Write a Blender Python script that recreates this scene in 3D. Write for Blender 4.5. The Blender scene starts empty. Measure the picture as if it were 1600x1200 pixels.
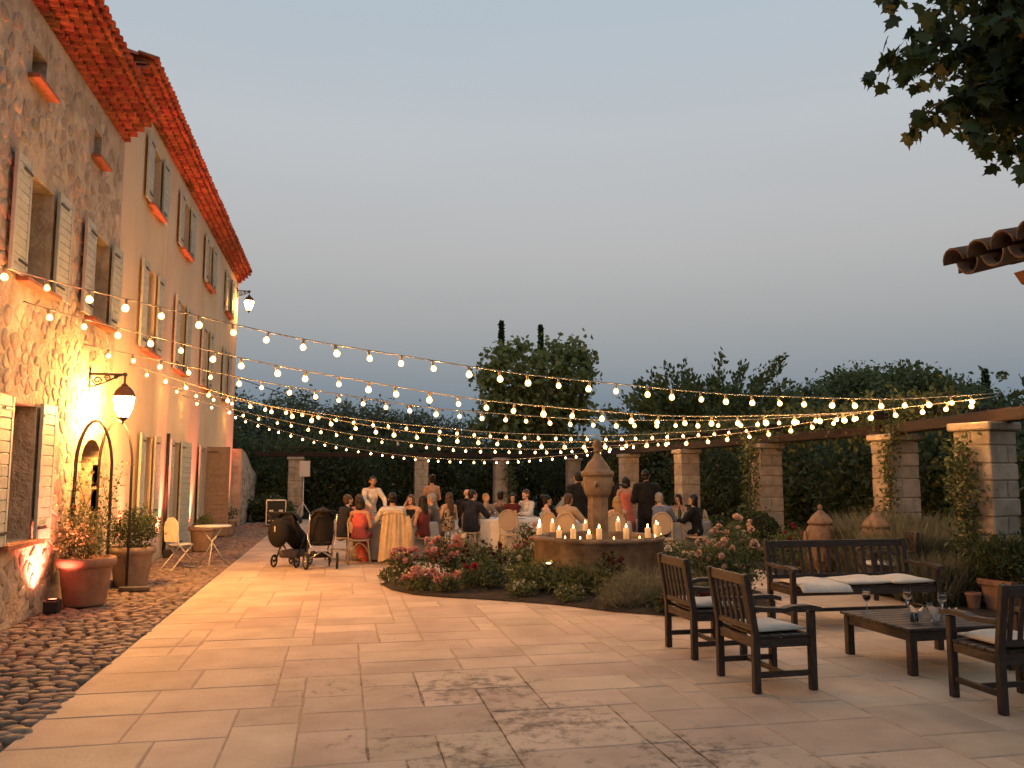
import bpy, math, random
import numpy as np
from mathutils import Vector, Matrix, Euler

random.seed(7)
RNG = np.random.default_rng(7)
PI = math.pi
SC = bpy.context.scene
COL = SC.collection

# ------------------------------------------------------------------ camera
cam_data = bpy.data.cameras.new('camera')
cam = bpy.data.objects.new('camera', cam_data)
COL.objects.link(cam)
cam_data.sensor_width = 36.0
cam_data.lens = 36.0 * 1294 / 1600
cam_data.clip_start = 0.05
cam_data.clip_end = 3000
cam.location = (0, 0, 1.72)
cam.rotation_euler = (PI / 2 + math.atan(142 / 1294), 0, -math.atan(265 / 1294))
SC.camera = cam

# ------------------------------------------------------------------ dusk sky, weak afterglow sun
SC.view_settings.view_transform = 'Standard'
SC.view_settings.look = 'None'
SC.view_settings.exposure = 0.0
SC.view_settings.gamma = 1.0
SC.cycles.use_denoising = True
SC.cycles.use_adaptive_sampling = True
SC.cycles.adaptive_threshold = 0.02
SC.cycles.max_bounces = 10
SC.cycles.diffuse_bounces = 2
SC.cycles.glossy_bounces = 2
SC.cycles.transmission_bounces = 10
SC.cycles.transparent_max_bounces = 6
SC.cycles.sample_clamp_indirect = 4.0
SC.cycles.caustics_reflective = False
SC.cycles.caustics_refractive = False

SUN_EL, SUN_AZ = -2.0, 191.0
world = bpy.data.worlds.new('World')
SC.world = world
world.use_nodes = True
wn, wl = world.node_tree.nodes, world.node_tree.links
sky = wn.new('ShaderNodeTexSky')
sky.sky_type = 'NISHITA'
sky.sun_disc = False
sky.sun_elevation = math.radians(SUN_EL)
sky.sun_rotation = math.radians(SUN_AZ)
sky.altitude = 100
geo = wn.new('ShaderNodeTexCoord')
sep = wn.new('ShaderNodeSeparateXYZ')
wl.new(geo.outputs['Generated'], sep.inputs[0])
ramp = wn.new('ShaderNodeValToRGB')           # multiply scattered twilight by elevation (same all round)
wl.new(sep.outputs['Z'], ramp.inputs[0])
els = ramp.color_ramp.elements
stops = [(0.0, (.130, .178, .218)), (.085, (.198, .252, .298)), (.125, (.275, .312, .342)), (.175, (.360, .376, .384)),
         (.26, (.464, .466, .470)), (.385, (.500, .530, .557)), (.50, (.446, .514, .575)), (1.0, (.40, .49, .60))]
els[0].position, els[0].color = stops[0][0], (*stops[0][1], 1)
els[1].position, els[1].color = stops[-1][0], (*stops[-1][1], 1)
for p, c in stops[1:-1]:
    e = els.new(p)
    e.color = (*c, 1)
mul = wn.new('ShaderNodeMixRGB')
mul.blend_type = 'ADD'
mul.inputs[0].default_value = 0.06
wl.new(ramp.outputs[0], mul.inputs[1])
wl.new(sky.outputs[0], mul.inputs[2])
mp_ = wn.new('ShaderNodeMapping'); mp_.inputs['Scale'].default_value = (1.2, 1.2, 5.0)
wl.new(geo.outputs['Generated'], mp_.inputs[0])
hz = wn.new('ShaderNodeTexNoise'); hz.inputs['Scale'].default_value = 1.6; hz.inputs['Detail'].default_value = 4
wl.new(mp_.outputs[0], hz.inputs['Vector'])
hr = wn.new('ShaderNodeMapRange'); hr.inputs['To Min'].default_value, hr.inputs['To Max'].default_value = .955, 1.045   # faint uneven high haze
wl.new(hz.outputs['Fac'], hr.inputs['Value'])
hm = wn.new('ShaderNodeVectorMath'); hm.operation = 'SCALE'
wl.new(mul.outputs[0], hm.inputs[0]); wl.new(hr.outputs[0], hm.inputs['Scale'])
wl.new(hm.outputs[0], wn['Background'].inputs[0])
wn['Background'].inputs[1].default_value = 1.0

sun_data = bpy.data.lights.new('sun', 'SUN')
sun = bpy.data.objects.new('sun', sun_data)
COL.objects.link(sun)
sun_data.energy = 0.06
sun_data.angle = math.radians(60)
sun_data.color = (1.0, .80, .66)
sun.rotation_euler = (math.radians(70), 0, math.radians(-11))     # from behind the camera, low

# ------------------------------------------------------------------ helpers
class MB:
    """Collects shapes; build() links them as one mesh object."""
    def __init__(s):
        s.v, s.f, s.m, s.s = [], [], [], []

    def add(s, verts, faces, mi=0, smooth=False, M=None):
        b = len(s.v)
        if M is not None:
            verts = [tuple(M @ Vector(p)) for p in verts]
        s.v.extend([tuple(p) for p in verts])
        for f in faces:
            s.f.append(tuple(i + b for i in f))
            s.m.append(mi)
            s.s.append(smooth)
        return s

    def box(s, c, d, ch=0.0, M=None, mi=0):
        x, y, z = d[0] / 2, d[1] / 2, d[2] / 2
        T = Matrix.Translation(c) if M is None else M @ Matrix.Translation(c)
        if ch <= 0:
            vs = [(i * x, j * y, k * z) for i in (-1, 1) for j in (-1, 1) for k in (-1, 1)]
            return s.add(vs, [(0, 1, 3, 2), (4, 6, 7, 5), (0, 4, 5, 1), (2, 3, 7, 6), (0, 2, 6, 4), (1, 5, 7, 3)], mi, False, T)
        ch = min(ch, x * .9, y * .9, z * .9)
        vs, idx = [], {}
        for i in (-1, 1):
            for j in (-1, 1):
                for k in (-1, 1):
                    for a in range(3):
                        p = [i * (x - ch), j * (y - ch), k * (z - ch)]
                        p[a] = (i * x, j * y, k * z)[a]
                        idx[(i, j, k, a)] = len(vs)
                        vs.append(tuple(p))
        fs = []
        for a in range(3):
            b, c2 = (a + 1) % 3, (a + 2) % 3
            for sg in (-1, 1):
                q = []
                for u, w in ((-1, -1), (1, -1), (1, 1), (-1, 1)):
                    t = [0, 0, 0]
                    t[a], t[b], t[c2] = sg, u, w
                    q.append(idx[(*t, a)])
                fs.append(q if sg > 0 else q[::-1])
            for u in (-1, 1):
                for w in (-1, 1):
                    t0, t1 = [0, 0, 0], [0, 0, 0]
                    t0[a], t0[b], t0[c2] = -1, u, w
                    t1[a], t1[b], t1[c2] = 1, u, w
                    q = [idx[(*t0, b)], idx[(*t1, b)], idx[(*t1, c2)], idx[(*t0, c2)]]
                    fs.append(q if u * w < 0 else q[::-1])
        for i in (-1, 1):
            for j in (-1, 1):
                for k in (-1, 1):
                    q = [idx[(i, j, k, 0)], idx[(i, j, k, 1)], idx[(i, j, k, 2)]]
                    fs.append(q if i * j * k > 0 else q[::-1])
        return s.add(vs, fs, mi, False, T)

    def bar(s, p0, p1, w, h, ch=0.004, side=None, mi=0, M=None):
        """square bar from p0 to p1; w across 'side', h across the third axis"""
        p0, p1 = Vector(p0), Vector(p1)
        d = p1 - p0
        L = d.length
        y = d.normalized()
        sd = Vector(side) if side else (Vector((0, 0, 1)) if abs(y.z) < .9 else Vector((1, 0, 0)))
        x = sd - y * sd.dot(y)
        x.normalize()
        z = x.cross(y)
        R = Matrix((x, y, z)).transposed().to_4x4()
        T = Matrix.Translation((p0 + p1) / 2) @ R
        if M is not None:
            T = M @ T
        return s.box((0, 0, 0), (w, L, h), ch, T, mi)

    def tube(s, pts, r, n=8, caps=True, mi=0, M=None, closed=False, smooth=True):
        pts = [Vector(p) for p in pts]
        m = len(pts)
        rs = r if isinstance(r, (list, tuple)) else [r] * m
        vs, fs = [], []
        prev = None
        for i, p in enumerate(pts):
            if closed:
                t = pts[(i + 1) % m] - pts[i - 1]
            else:
                t = pts[min(i + 1, m - 1)] - pts[max(i - 1, 0)]
            t.normalize()
            if prev is None:
                a = Vector((0, 0, 1)) if abs(t.z) < .9 else Vector((1, 0, 0))
                u = a.cross(t).normalized()
            else:
                u = (prev - t * prev.dot(t)).normalized()
            prev = u
            w = t.cross(u)
            for k in range(n):
                an = 2 * PI * k / n
                vs.append(tuple(p + (u * math.cos(an) + w * math.sin(an)) * rs[i]))
        for i in range(m if closed else m - 1):
            j = (i + 1) % m
            for k in range(n):
                k2 = (k + 1) % n
                fs.append((i * n + k, i * n + k2, j * n + k2, j * n + k))
        if caps and not closed:
            fs.append(tuple(range(n))[::-1])
            fs.append(tuple((m - 1) * n + k for k in range(n)))
        return s.add(vs, fs, mi, smooth, M)

    def lathe(s, prof, n=24, c=(0, 0, 0), M=None, mi=0, smooth=True, wob=None, sx=1, sy=1):
        vs, fs = [], []
        for i, (r, z) in enumerate(prof):
            for k in range(n):
                a = 2 * PI * k / n
                rr = r * (wob(a, i) if wob else 1)
                vs.append((c[0] + rr * math.cos(a) * sx, c[1] + rr * math.sin(a) * sy, c[2] + z))
        for i in range(len(prof) - 1):
            for k in range(n):
                k2 = (k + 1) % n
                fs.append((i * n + k, i * n + k2, (i + 1) * n + k2, (i + 1) * n + k))
        fs.append(tuple(range(n))[::-1])
        fs.append(tuple((len(prof) - 1) * n + k for k in range(n)))
        return s.add(vs, fs, mi, smooth, M)

    def ball(s, c, r, n=10, m=6, mi=0, M=None, jit=0, rng=random):
        rr = r if isinstance(r, (list, tuple)) else (r, r, r)
        vs = [(c[0], c[1], c[2] - rr[2])]
        for i in range(1, m):
            t = PI * i / m - PI / 2
            for k in range(n):
                a = 2 * PI * k / n
                j = 1 + (rng.uniform(-jit, jit) if jit else 0)
                vs.append((c[0] + rr[0] * math.cos(t) * math.cos(a) * j, c[1] + rr[1] * math.cos(t) * math.sin(a) * j, c[2] + rr[2] * math.sin(t) * j))
        vs.append((c[0], c[1], c[2] + rr[2]))
        fs = [(0, 1 + (k + 1) % n, 1 + k) for k in range(n)]
        for i in range(m - 2):
            for k in range(n):
                a, b = 1 + i * n + k, 1 + i * n + (k + 1) % n
                fs.append((a, b, b + n, a + n))
        t = len(vs) - 1
        fs += [(1 + (m - 2) * n + k, 1 + (m - 2) * n + (k + 1) % n, t) for k in range(n)]
        return s.add(vs, fs, mi, True, M)

    def prism(s, poly, h0, h1, axis='z', mi=0, M=None, smooth=False):
        """extrude a 2-D polygon; axis tells which coordinate h is"""
        def mk(p, h):
            return {'z': (p[0], p[1], h), 'y': (p[0], h, p[1]), 'x': (h, p[0], p[1])}[axis]
        n = len(poly)
        vs = [mk(p, h0) for p in poly] + [mk(p, h1) for p in poly]
        fs = [tuple(range(n))[::-1], tuple(range(n, 2 * n))]
        fs += [(i, (i + 1) % n, n + (i + 1) % n, n + i) for i in range(n)]
        return s.add(vs, fs, mi, smooth, M)

    def mesh(s, name, mats):
        me = bpy.data.meshes.new(name)
        me.from_pydata(s.v, [], s.f)
        for m in (mats if isinstance(mats, (list, tuple)) else [mats]):
            me.materials.append(m)
        me.polygons.foreach_set('use_smooth', s.s)
        if any(s.m):
            me.polygons.foreach_set('material_index', s.m)
        me.update()
        return me

    def build(s, name, mats, parent=None, world=False, **kw):
        if world and parent is not None:
            o = parent.location
            s.v = [(p[0] - o[0], p[1] - o[1], p[2] - o[2]) for p in s.v]
        return link(name, s.mesh(name, mats), parent, **kw)


def link(name, data, parent=None, loc=None, rot=None, label=None, cat=None, group=None, kind=None):
    o = bpy.data.objects.new(name, data)
    COL.objects.link(o)
    if parent is not None:
        o.parent = parent
    if loc is not None:
        o.location = loc
    if rot is not None:
        o.rotation_euler = rot
    tag(o, label, cat, group, kind)
    return o


def tag(o, label=None, cat=None, group=None, kind=None):
    if label: o['label'] = label
    if cat: o['category'] = cat
    if group: o['group'] = group
    if kind: o['kind'] = kind
    return o


def thing(name, loc, label, cat, group=None, rz=0.0):
    o = bpy.data.objects.new(name, None)
    o.empty_display_size = .1
    COL.objects.link(o)
    o.location = loc
    o.rotation_euler = (0, 0, rz)
    return tag(o, label, cat, group)


def base_mesh(name, loc, mb, m, label=None, cat=None, group=None, kind=None, rz=0):
    return link(name, mb.mesh(name, m), None, loc, (0, 0, rz), label, cat, group, kind)


def dup(o, parent=None, loc=None, rz=None, label=None):
    kids = [c for c in o.children]
    c = o.copy()
    COL.objects.link(c)
    c.parent = parent
    if loc is not None: c.location = loc
    if rz is not None: c.rotation_euler = (0, 0, rz)
    if label: c['label'] = label
    for k in kids:
        dup(k, c)
    return c


ORD = ['first', 'second', 'third', 'fourth', 'fifth', 'sixth', 'seventh', 'eighth', 'ninth', 'tenth', 'eleventh', 'twelfth',
       'thirteenth', 'fourteenth', 'fifteenth', 'sixteenth', 'seventeenth', 'eighteenth', 'nineteenth', 'twentieth']

# ------------------------------------------------------------------ materials
def mat(name, col, col2=None, rough=.8, scale=6.0, bump=.25, bscale=None, metal=0.0, rnd=0.0, spec=.3, pos=False,
        emis=None, estr=0.0, trans=0.0, alpha=None, sheen=0.0, stretch=None, detail=5.0, sss=0.0, lo=.35, hi=.68, bdist=.01):
    m = bpy.data.materials.new(name)
    m.use_nodes = True
    N, L = m.node_tree.nodes, m.node_tree.links
    p = N['Principled BSDF']
    p.inputs['Roughness'].default_value = rough
    p.inputs['Metallic'].default_value = metal
    p.inputs['Specular IOR Level'].default_value = spec
    if sheen: p.inputs['Sheen Weight'].default_value = sheen
    if trans: p.inputs['Transmission Weight'].default_value = trans
    if sss:
        p.inputs['Subsurface Weight'].default_value = sss
        p.inputs['Subsurface Radius'].default_value = (.02, .01, .006)
    if alpha is not None: p.inputs['Alpha'].default_value = alpha
    if emis:
        p.inputs['Emission Color'].default_value = (*emis, 1)
        p.inputs['Emission Strength'].default_value = estr
    col2 = col2 or tuple(c * .72 for c in col)
    if pos:
        src = N.new('ShaderNodeNewGeometry').outputs['Position']
    else:
        src = N.new('ShaderNodeTexCoord').outputs['Object']
    if stretch:
        mp = N.new('ShaderNodeMapping')
        mp.inputs['Scale'].default_value = stretch
        L.new(src, mp.inputs[0])
        src = mp.outputs[0]
    no = N.new('ShaderNodeTexNoise')
    no.inputs['Scale'].default_value = scale
    no.inputs['Detail'].default_value = detail
    no.inputs['Roughness'].default_value = .6
    L.new(src, no.inputs['Vector'])
    r = N.new('ShaderNodeValToRGB')
    r.color_ramp.elements[0].position, r.color_ramp.elements[0].color = lo, (*col2, 1)
    r.color_ramp.elements[1].position, r.color_ramp.elements[1].color = hi, (*col, 1)
    L.new(no.outputs['Fac'], r.inputs[0])
    out = r.outputs[0]
    if rnd:
        oi, ge = N.new('ShaderNodeObjectInfo'), N.new('ShaderNodeNewGeometry')
        ad = N.new('ShaderNodeMath'); ad.operation = 'ADD'
        L.new(oi.outputs['Random'], ad.inputs[0]); L.new(ge.outputs['Random Per Island'], ad.inputs[1])
        fr = N.new('ShaderNodeMath'); fr.operation = 'FRACT'
        L.new(ad.outputs[0], fr.inputs[0])
        mr = N.new('ShaderNodeMapRange')
        mr.inputs['To Min'].default_value, mr.inputs['To Max'].default_value = 1 - rnd, 1 + rnd
        L.new(fr.outputs[0], mr.inputs['Value'])
        hs = N.new('ShaderNodeHueSaturation')
        L.new(mr.outputs[0], hs.inputs['Value'])
        m2 = N.new('ShaderNodeMath'); m2.operation = 'MULTIPLY_ADD'
        L.new(fr.outputs[0], m2.inputs[0]); m2.inputs[1].default_value = 7.31; m2.inputs[2].default_value = .2
        f2 = N.new('ShaderNodeMath'); f2.operation = 'FRACT'
        L.new(m2.outputs[0], f2.inputs[0])
        mh = N.new('ShaderNodeMapRange')
        mh.inputs['To Min'].default_value, mh.inputs['To Max'].default_value = .5 - rnd * .05, .5 + rnd * .05
        L.new(f2.outputs[0], mh.inputs['Value'])
        L.new(mh.outputs[0], hs.inputs['Hue'])
        L.new(out, hs.inputs['Color'])
        out = hs.outputs[0]
    L.new(out, p.inputs['Base Color'])
    if bump:
        nb = N.new('ShaderNodeTexNoise')
        nb.inputs['Scale'].default_value = bscale or scale * 4
        nb.inputs['Detail'].default_value = 6
        L.new(src, nb.inputs['Vector'])
        b = N.new('ShaderNodeBump')
        b.inputs['Strength'].default_value = bump
        b.inputs['Distance'].default_value = bdist
        L.new(nb.outputs['Fac'], b.inputs['Height'])
        L.new(b.outputs[0], p.inputs['Normal'])
    return m


def leaf_mat(name, col, col2, rnd=.35, transl=.35, rough=.55):
    m = bpy.data.materials.new(name)
    m.use_nodes = True
    N, L = m.node_tree.nodes, m.node_tree.links
    N.remove(N['Principled BSDF'])
    ge = N.new('ShaderNodeNewGeometry')
    r = N.new('ShaderNodeValToRGB')
    r.color_ramp.elements[0].color = (*col2, 1)
    r.color_ramp.elements[1].color = (*col, 1)
    L.new(ge.outputs['Random Per Island'], r.inputs[0])
    d, t, g = N.new('ShaderNodeBsdfDiffuse'), N.new('ShaderNodeBsdfTranslucent'), N.new('ShaderNodeBsdfGlossy')
    g.inputs['Roughness'].default_value = rough
    L.new(r.outputs[0], d.inputs[0]); L.new(r.outputs[0], t.inputs[0])
    mx = N.new('ShaderNodeMixShader'); mx.inputs[0].default_value = transl
    L.new(d.outputs[0], mx.inputs[1]); L.new(t.outputs[0], mx.inputs[2])
    m2 = N.new('ShaderNodeMixShader'); m2.inputs[0].default_value = .03
    L.new(mx.outputs[0], m2.inputs[1]); L.new(g.outputs[0], m2.inputs[2])
    L.new(m2.outputs[0], N['Material Output'].inputs[0])
    return m


def emit_mat(name, col, strength):
    m = bpy.data.materials.new(name)
    m.use_nodes = True
    N, L = m.node_tree.nodes, m.node_tree.links
    N.remove(N['Principled BSDF'])
    e = N.new('ShaderNodeEmission')
    e.inputs[0].default_value = (*col, 1)
    e.inputs[1].default_value = strength
    L.new(e.outputs[0], N['Material Output'].inputs[0])
    return m


MT = {}
MT['soil'] = mat('soil', (.045, .034, .022), (.02, .015, .01), .95, 5, .6, pos=True)
MT['field'] = mat('field_grass', (.035, .045, .02), (.018, .025, .01), .95, 1.5, .5, pos=True)
MT['bed_mortar'] = mat('joint_mortar', (.44, .315, .21), (.33, .23, .15), .95, 9, .4, pos=True)
MT['cobble'] = mat('cobble', (.27, .195, .14), (.13, .092, .066), .75, 14, .35, rnd=.35, pos=True)
MT['cobble_bed'] = mat('cobble_bed', (.10, .075, .055), (.05, .036, .026), .95, 8, .5, pos=True)
MT['mortar'] = mat('lime_mortar', (.58, .46, .335), (.38, .29, .20), .95, 2.6, 1.0, 16, pos=True, detail=9, bdist=.03)
MT['rubble'] = mat('rubble_stone', (.52, .405, .29), (.33, .245, .17), .9, 5, .7, 30, rnd=.28, pos=True, bdist=.02)
MT['plaster'] = mat('ochre_plaster', (.70, .54, .35), (.61, .455, .285), .9, .55, .25, 25, pos=True, detail=9, lo=.3, hi=.75)
def weather(m, sc, lo, hi, dark):
    """rain streaks and blotches of their own shape over a base colour"""
    N, L = m.node_tree.nodes, m.node_tree.links
    p = N['Principled BSDF']
    src = p.inputs['Base Color'].links[0].from_socket
    g = N.new('ShaderNodeNewGeometry')
    mp = N.new('ShaderNodeMapping'); mp.inputs['Scale'].default_value = sc
    L.new(g.outputs['Position'], mp.inputs[0])
    no = N.new('ShaderNodeTexNoise'); no.inputs['Scale'].default_value = 1.0; no.inputs['Detail'].default_value = 9; no.inputs['Roughness'].default_value = .65
    L.new(mp.outputs[0], no.inputs['Vector'])
    mr = N.new('ShaderNodeMapRange'); mr.inputs['From Min'].default_value, mr.inputs['From Max'].default_value = lo, hi
    L.new(no.outputs['Fac'], mr.inputs['Value'])
    mx = N.new('ShaderNodeMixRGB'); mx.blend_type = 'MULTIPLY'
    L.new(mr.outputs[0], mx.inputs[0]); L.new(src, mx.inputs[1]); mx.inputs[2].default_value = (*dark, 1)
    L.new(mx.outputs[0], p.inputs['Base Color'])
weather(MT['plaster'], (1.0, 1.3, .45), .48, .74, (.80, .74, .66))
weather(MT['mortar'], (3.0, 3.0, 2.2), .52, .72, (.62, .55, .47))
MT['tile'] = mat('terracotta_tile', (.42, .125, .06), (.26, .075, .036), .85, 7, .4, rnd=.30, pos=True)
weather(MT['tile'], (5, 5, 5), .50, .70, (.55, .55, .55))
MT['sill'] = mat('terracotta_sill', (.42, .17, .085), (.30, .11, .055), .85, 9, .3, pos=True)
MT['shutter'] = mat('shutter_paint', (.47, .465, .375), (.375, .37, .295), .6, 10, .15, rnd=.06, pos=True)
MT['shutter_brown'] = mat('shutter_wood', (.30, .20, .125), (.22, .14, .085), .65, 10, .2, rnd=.08, pos=True)
MT['frame'] = mat('window_frame', (.20, .17, .13), None, .6, 8, .1)
MT['pane'] = mat('window_pane', (.012, .012, .014), (.008, .008, .01), .08, 3, 0, spec=.6)
MT['dark'] = mat('interior_shade_black', (.012, .009, .007), None, .9, 3, 0)  # near-black colour stands in for the shade inside the houses
MT['iron'] = mat('wrought_iron', (.022, .017, .014), None, .55, 20, .2, spec=.4)
MT['dressed'] = mat('dressed_limestone', (.46, .36, .26), (.30, .23, .165), .88, 5, .6, 28, rnd=.16, pos=True, bdist=.015)
MT['capstone'] = mat('cap_stone', (.44, .355, .265), (.31, .245, .18), .88, 7, .4, 25, pos=True)
MT['beam'] = mat('pergola_timber', (.040, .021, .013), (.020, .011, .007), .75, 3, .5, 18, stretch=(1, 1, 8))
MT['wood'] = mat('dark_teak', (.050, .030, .020), (.012, .008, .006), .55, 9, .4, 30, stretch=(6, 6, 1), spec=.4)
MT['wood_y'] = mat('dark_teak_rail', (.052, .031, .021), (.013, .009, .007), .55, 9, .4, 30, stretch=(6, 1, 6), spec=.4)
MT['wood_x'] = mat('dark_teak_slat', (.056, .034, .023), (.014, .010, .008), .55, 9, .4, 30, stretch=(1, 6, 6), spec=.4)
MT['cushion'] = mat('cream_cushion', (.60, .55, .46), (.52, .47, .39), .9, 14, .3, 60, sheen=.2)
MT['terracotta'] = mat('terracotta_pot', (.31, .175, .115), (.22, .12, .08), .88, 6, .35, 25)
MT['pot_grey'] = mat('weathered_pot', (.34, .235, .165), (.24, .165, .115), .88, 6, .35, 25)
MT['urn'] = mat('urn_terracotta', (.31, .19, .11), (.19, .11, .065), .85, 8, .5, 25)
MT['fountain'] = mat('fountain_stone', (.24, .175, .12), (.09, .066, .046), .88, 3, .6, 22, detail=8, bdist=.02)
MT['water'] = mat('fountain_water', (.015, .018, .016), None, .05, 3, .15, 10, spec=.5)
MT['wax'] = mat('candle_wax', (.80, .62, .40), (.74, .55, .34), .45, 6, .05, sss=.4, emis=(1, .45, .12), estr=.15)  # faint emission paints the flame's glow into the wax
MT['rattan'] = mat('rattan_cane', (.46, .34, .215), (.35, .25, .155), .55, 18, .25)
MT['weave'] = mat('woven_panel', (.44, .32, .20), (.35, .25, .155), .6, 60, .5, 120)
MT['cloth_white'] = mat('white_linen', (.62, .57, .50), (.56, .51, .44), .9, 7, .2, 40)
MT['cloth_grey'] = mat('grey_linen', (.30, .28, .26), (.26, .24, .225), .9, 7, .2, 40)
MT['china'] = mat('white_china', (.70, .66, .60), None, .25, 4, 0, spec=.5)
MT['black_fabric'] = mat('black_fabric', (.009, .008, .008), (.006, .005, .005), .85, 20, .3, 60)
MT['rubber'] = mat('black_rubber', (.016, .015, .014), None, .7, 20, .1)
MT['alu'] = mat('aluminium', (.58, .54, .48), (.48, .44, .4), .3, 8, .05, metal=.9)
MT['white_paint'] = mat('white_metal_paint', (.66, .60, .50), (.55, .50, .41), .5, 10, .1)
MT['speaker'] = mat('speaker_grille', (.52, .49, .46), (.45, .42, .4), .6, 80, .3, 150)
MT['black_plastic'] = mat('black_plastic', (.02, .018, .017), None, .5, 12, .1)
MT['wine'] = mat('rose_wine', (.80, .20, .09), None, .08, 3, 0)
gl = mat('clear_glass', (.92, .92, .9), (.9, .9, .88), .03, 3, 0, spec=.5, trans=1.0)
MT['glass'] = gl
MT['bulb'] = emit_mat('bulb_glow', (1.0, .50, .16), 900.0)
MT['lantern_glow'] = emit_mat('lantern_glow', (1.0, .42, .10), 1750.0)
MT['flame'] = emit_mat('candle_flame', (1.0, .50, .16), 22.0)
MT['cable'] = mat('festoon_cable', (.42, .36, .27), None, .6, 10, 0)
MT['socket'] = mat('bulb_socket', (.45, .34, .20), None, .5, 10, 0)
# ------------------------------------------------------------------ ground, terrace slabs, cobbles
XW = -3.7                       # facade plane
TX0, TX1, TY0, TY1 = -2.05, 9.3, 1.0, 33.6
CAMP = Vector((0, 0, 1.72))
_yaw = math.atan(265 / 1294)
def in_view(x, y, margin=1.06):
    zc = x * math.sin(_yaw) + y * math.cos(_yaw)
    xc = x * math.cos(_yaw) - y * math.sin(_yaw)
    return zc > 1 and abs(xc / zc) < .618 * margin and 1.72 / zc < .37 * 1.1

mb = MB()
n = 40
mb.add([(-900, -900, -.06), (900, -900, -.06), (900, 900, -.06), (-900, 900, -.06)], [(0, 1, 2, 3)])
mb.build('ground', MT['field'], kind='structure')

terrace = MB().box(((TX0 + TX1) / 2, (TY0 + TY1) / 2, -.0295), (TX1 - TX0, TY1 - TY0, .05)).build('terrace', MT['bed_mortar'], kind='structure')

# slab stone with stains
def stain(m, amount, lo, hi, top, col):
    """grimy patches with their own ragged shape on the worn middle of the paving"""
    N, L = m.node_tree.nodes, m.node_tree.links
    p = N['Principled BSDF']
    src = p.inputs['Base Color'].links[0].from_socket
    g = N.new('ShaderNodeNewGeometry')
    tot = None
    for (cx, cy, rr, st) in ((1.10, 6.9, 1.25, 1.0), (1.45, 5.9, 1.2, 1.0), (.9, 5.2, 1.1, .9), (2.2, 5.0, 1.0, .95), (.1, 7.1, 1.0, .6), (-.4, 7.8, .9, .5), (1.6, 4.2, 1.5, 1.0), (.3, 5.6, 1.0, .6), (2.9, 4.4, 1.0, .8), (.5, 9.2, .9, .45), (-.2, 4.9, 1.0, .55)):
        v = N.new('ShaderNodeVectorMath'); v.operation = 'DISTANCE'
        L.new(g.outputs['Position'], v.inputs[0]); v.inputs[1].default_value = (cx, cy, 0)
        mr = N.new('ShaderNodeMapRange'); mr.interpolation_type = 'SMOOTHSTEP'
        mr.inputs['From Min'].default_value, mr.inputs['From Max'].default_value = rr, 0
        mr.inputs['To Max'].default_value = st
        L.new(v.outputs['Value'], mr.inputs['Value'])
        if tot is None: tot = mr.outputs[0]
        else:
            mx = N.new('ShaderNodeMath'); mx.operation = 'MAXIMUM'
            L.new(tot, mx.inputs[0]); L.new(mr.outputs[0], mx.inputs[1]); tot = mx.outputs[0]
    no = N.new('ShaderNodeTexNoise'); no.inputs['Scale'].default_value = 7.5; no.inputs['Detail'].default_value = 12; no.inputs['Roughness'].default_value = .74
    no.inputs['Distortion'].default_value = .12
    L.new(g.outputs['Position'], no.inputs['Vector'])
    a = N.new('ShaderNodeMath'); a.operation = 'MULTIPLY_ADD'
    L.new(tot, a.inputs[0]); a.inputs[1].default_value = amount; L.new(no.outputs['Fac'], a.inputs[2])
    mr = N.new('ShaderNodeMapRange'); mr.inputs['From Min'].default_value, mr.inputs['From Max'].default_value = lo, hi
    mr.inputs['To Max'].default_value = top
    L.new(a.outputs[0], mr.inputs['Value'])
    mx = N.new('ShaderNodeMixRGB')
    L.new(mr.outputs[0], mx.inputs[0]); L.new(src, mx.inputs[1]); mx.inputs[2].default_value = (*col, 1)
    L.new(mx.outputs[0], p.inputs['Base Color'])
    return m
MT['slab'] = stain(mat('limestone_slab', (.56, .415, .285), (.42, .30, .20), .72, 1.6, .5, 34, rnd=.13, pos=True, detail=10, spec=.3), .23, .655, .80, .80, (.10, .070, .048))
stain(MT['bed_mortar'], .34, .62, .80, .9, (.05, .034, .024))

U = .225
nx, ny = int((TX1 - TX0) / U), int((TY1 - TY0) / U)
occ = np.zeros((nx, ny), bool)
sizes = [(2, 2), (3, 2), (3, 3), (4, 2), (4, 3), (3, 4), (2, 3), (4, 4), (5, 3), (2, 4), (5, 2)]
prob = [3, 4, 4, 3, 5, 3, 3, 2, 2, 1, 2]
rs = random.Random(11)
slabs = []
for j in range(ny):
    for i in range(nx):
        if occ[i, j]: continue
        opts = rs.choices(sizes, prob, k=7) + [(2, 2), (2, 1), (1, 2), (1, 1)]
        for w, h in opts:
            if i + w <= nx and j + h <= ny and not occ[i:i + w, j:j + h].any():
                occ[i:i + w, j:j + h] = True
                slabs.append((TX0 + (i + w / 2) * U, TY0 + (j + h / 2) * U, w, h))
                break

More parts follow.
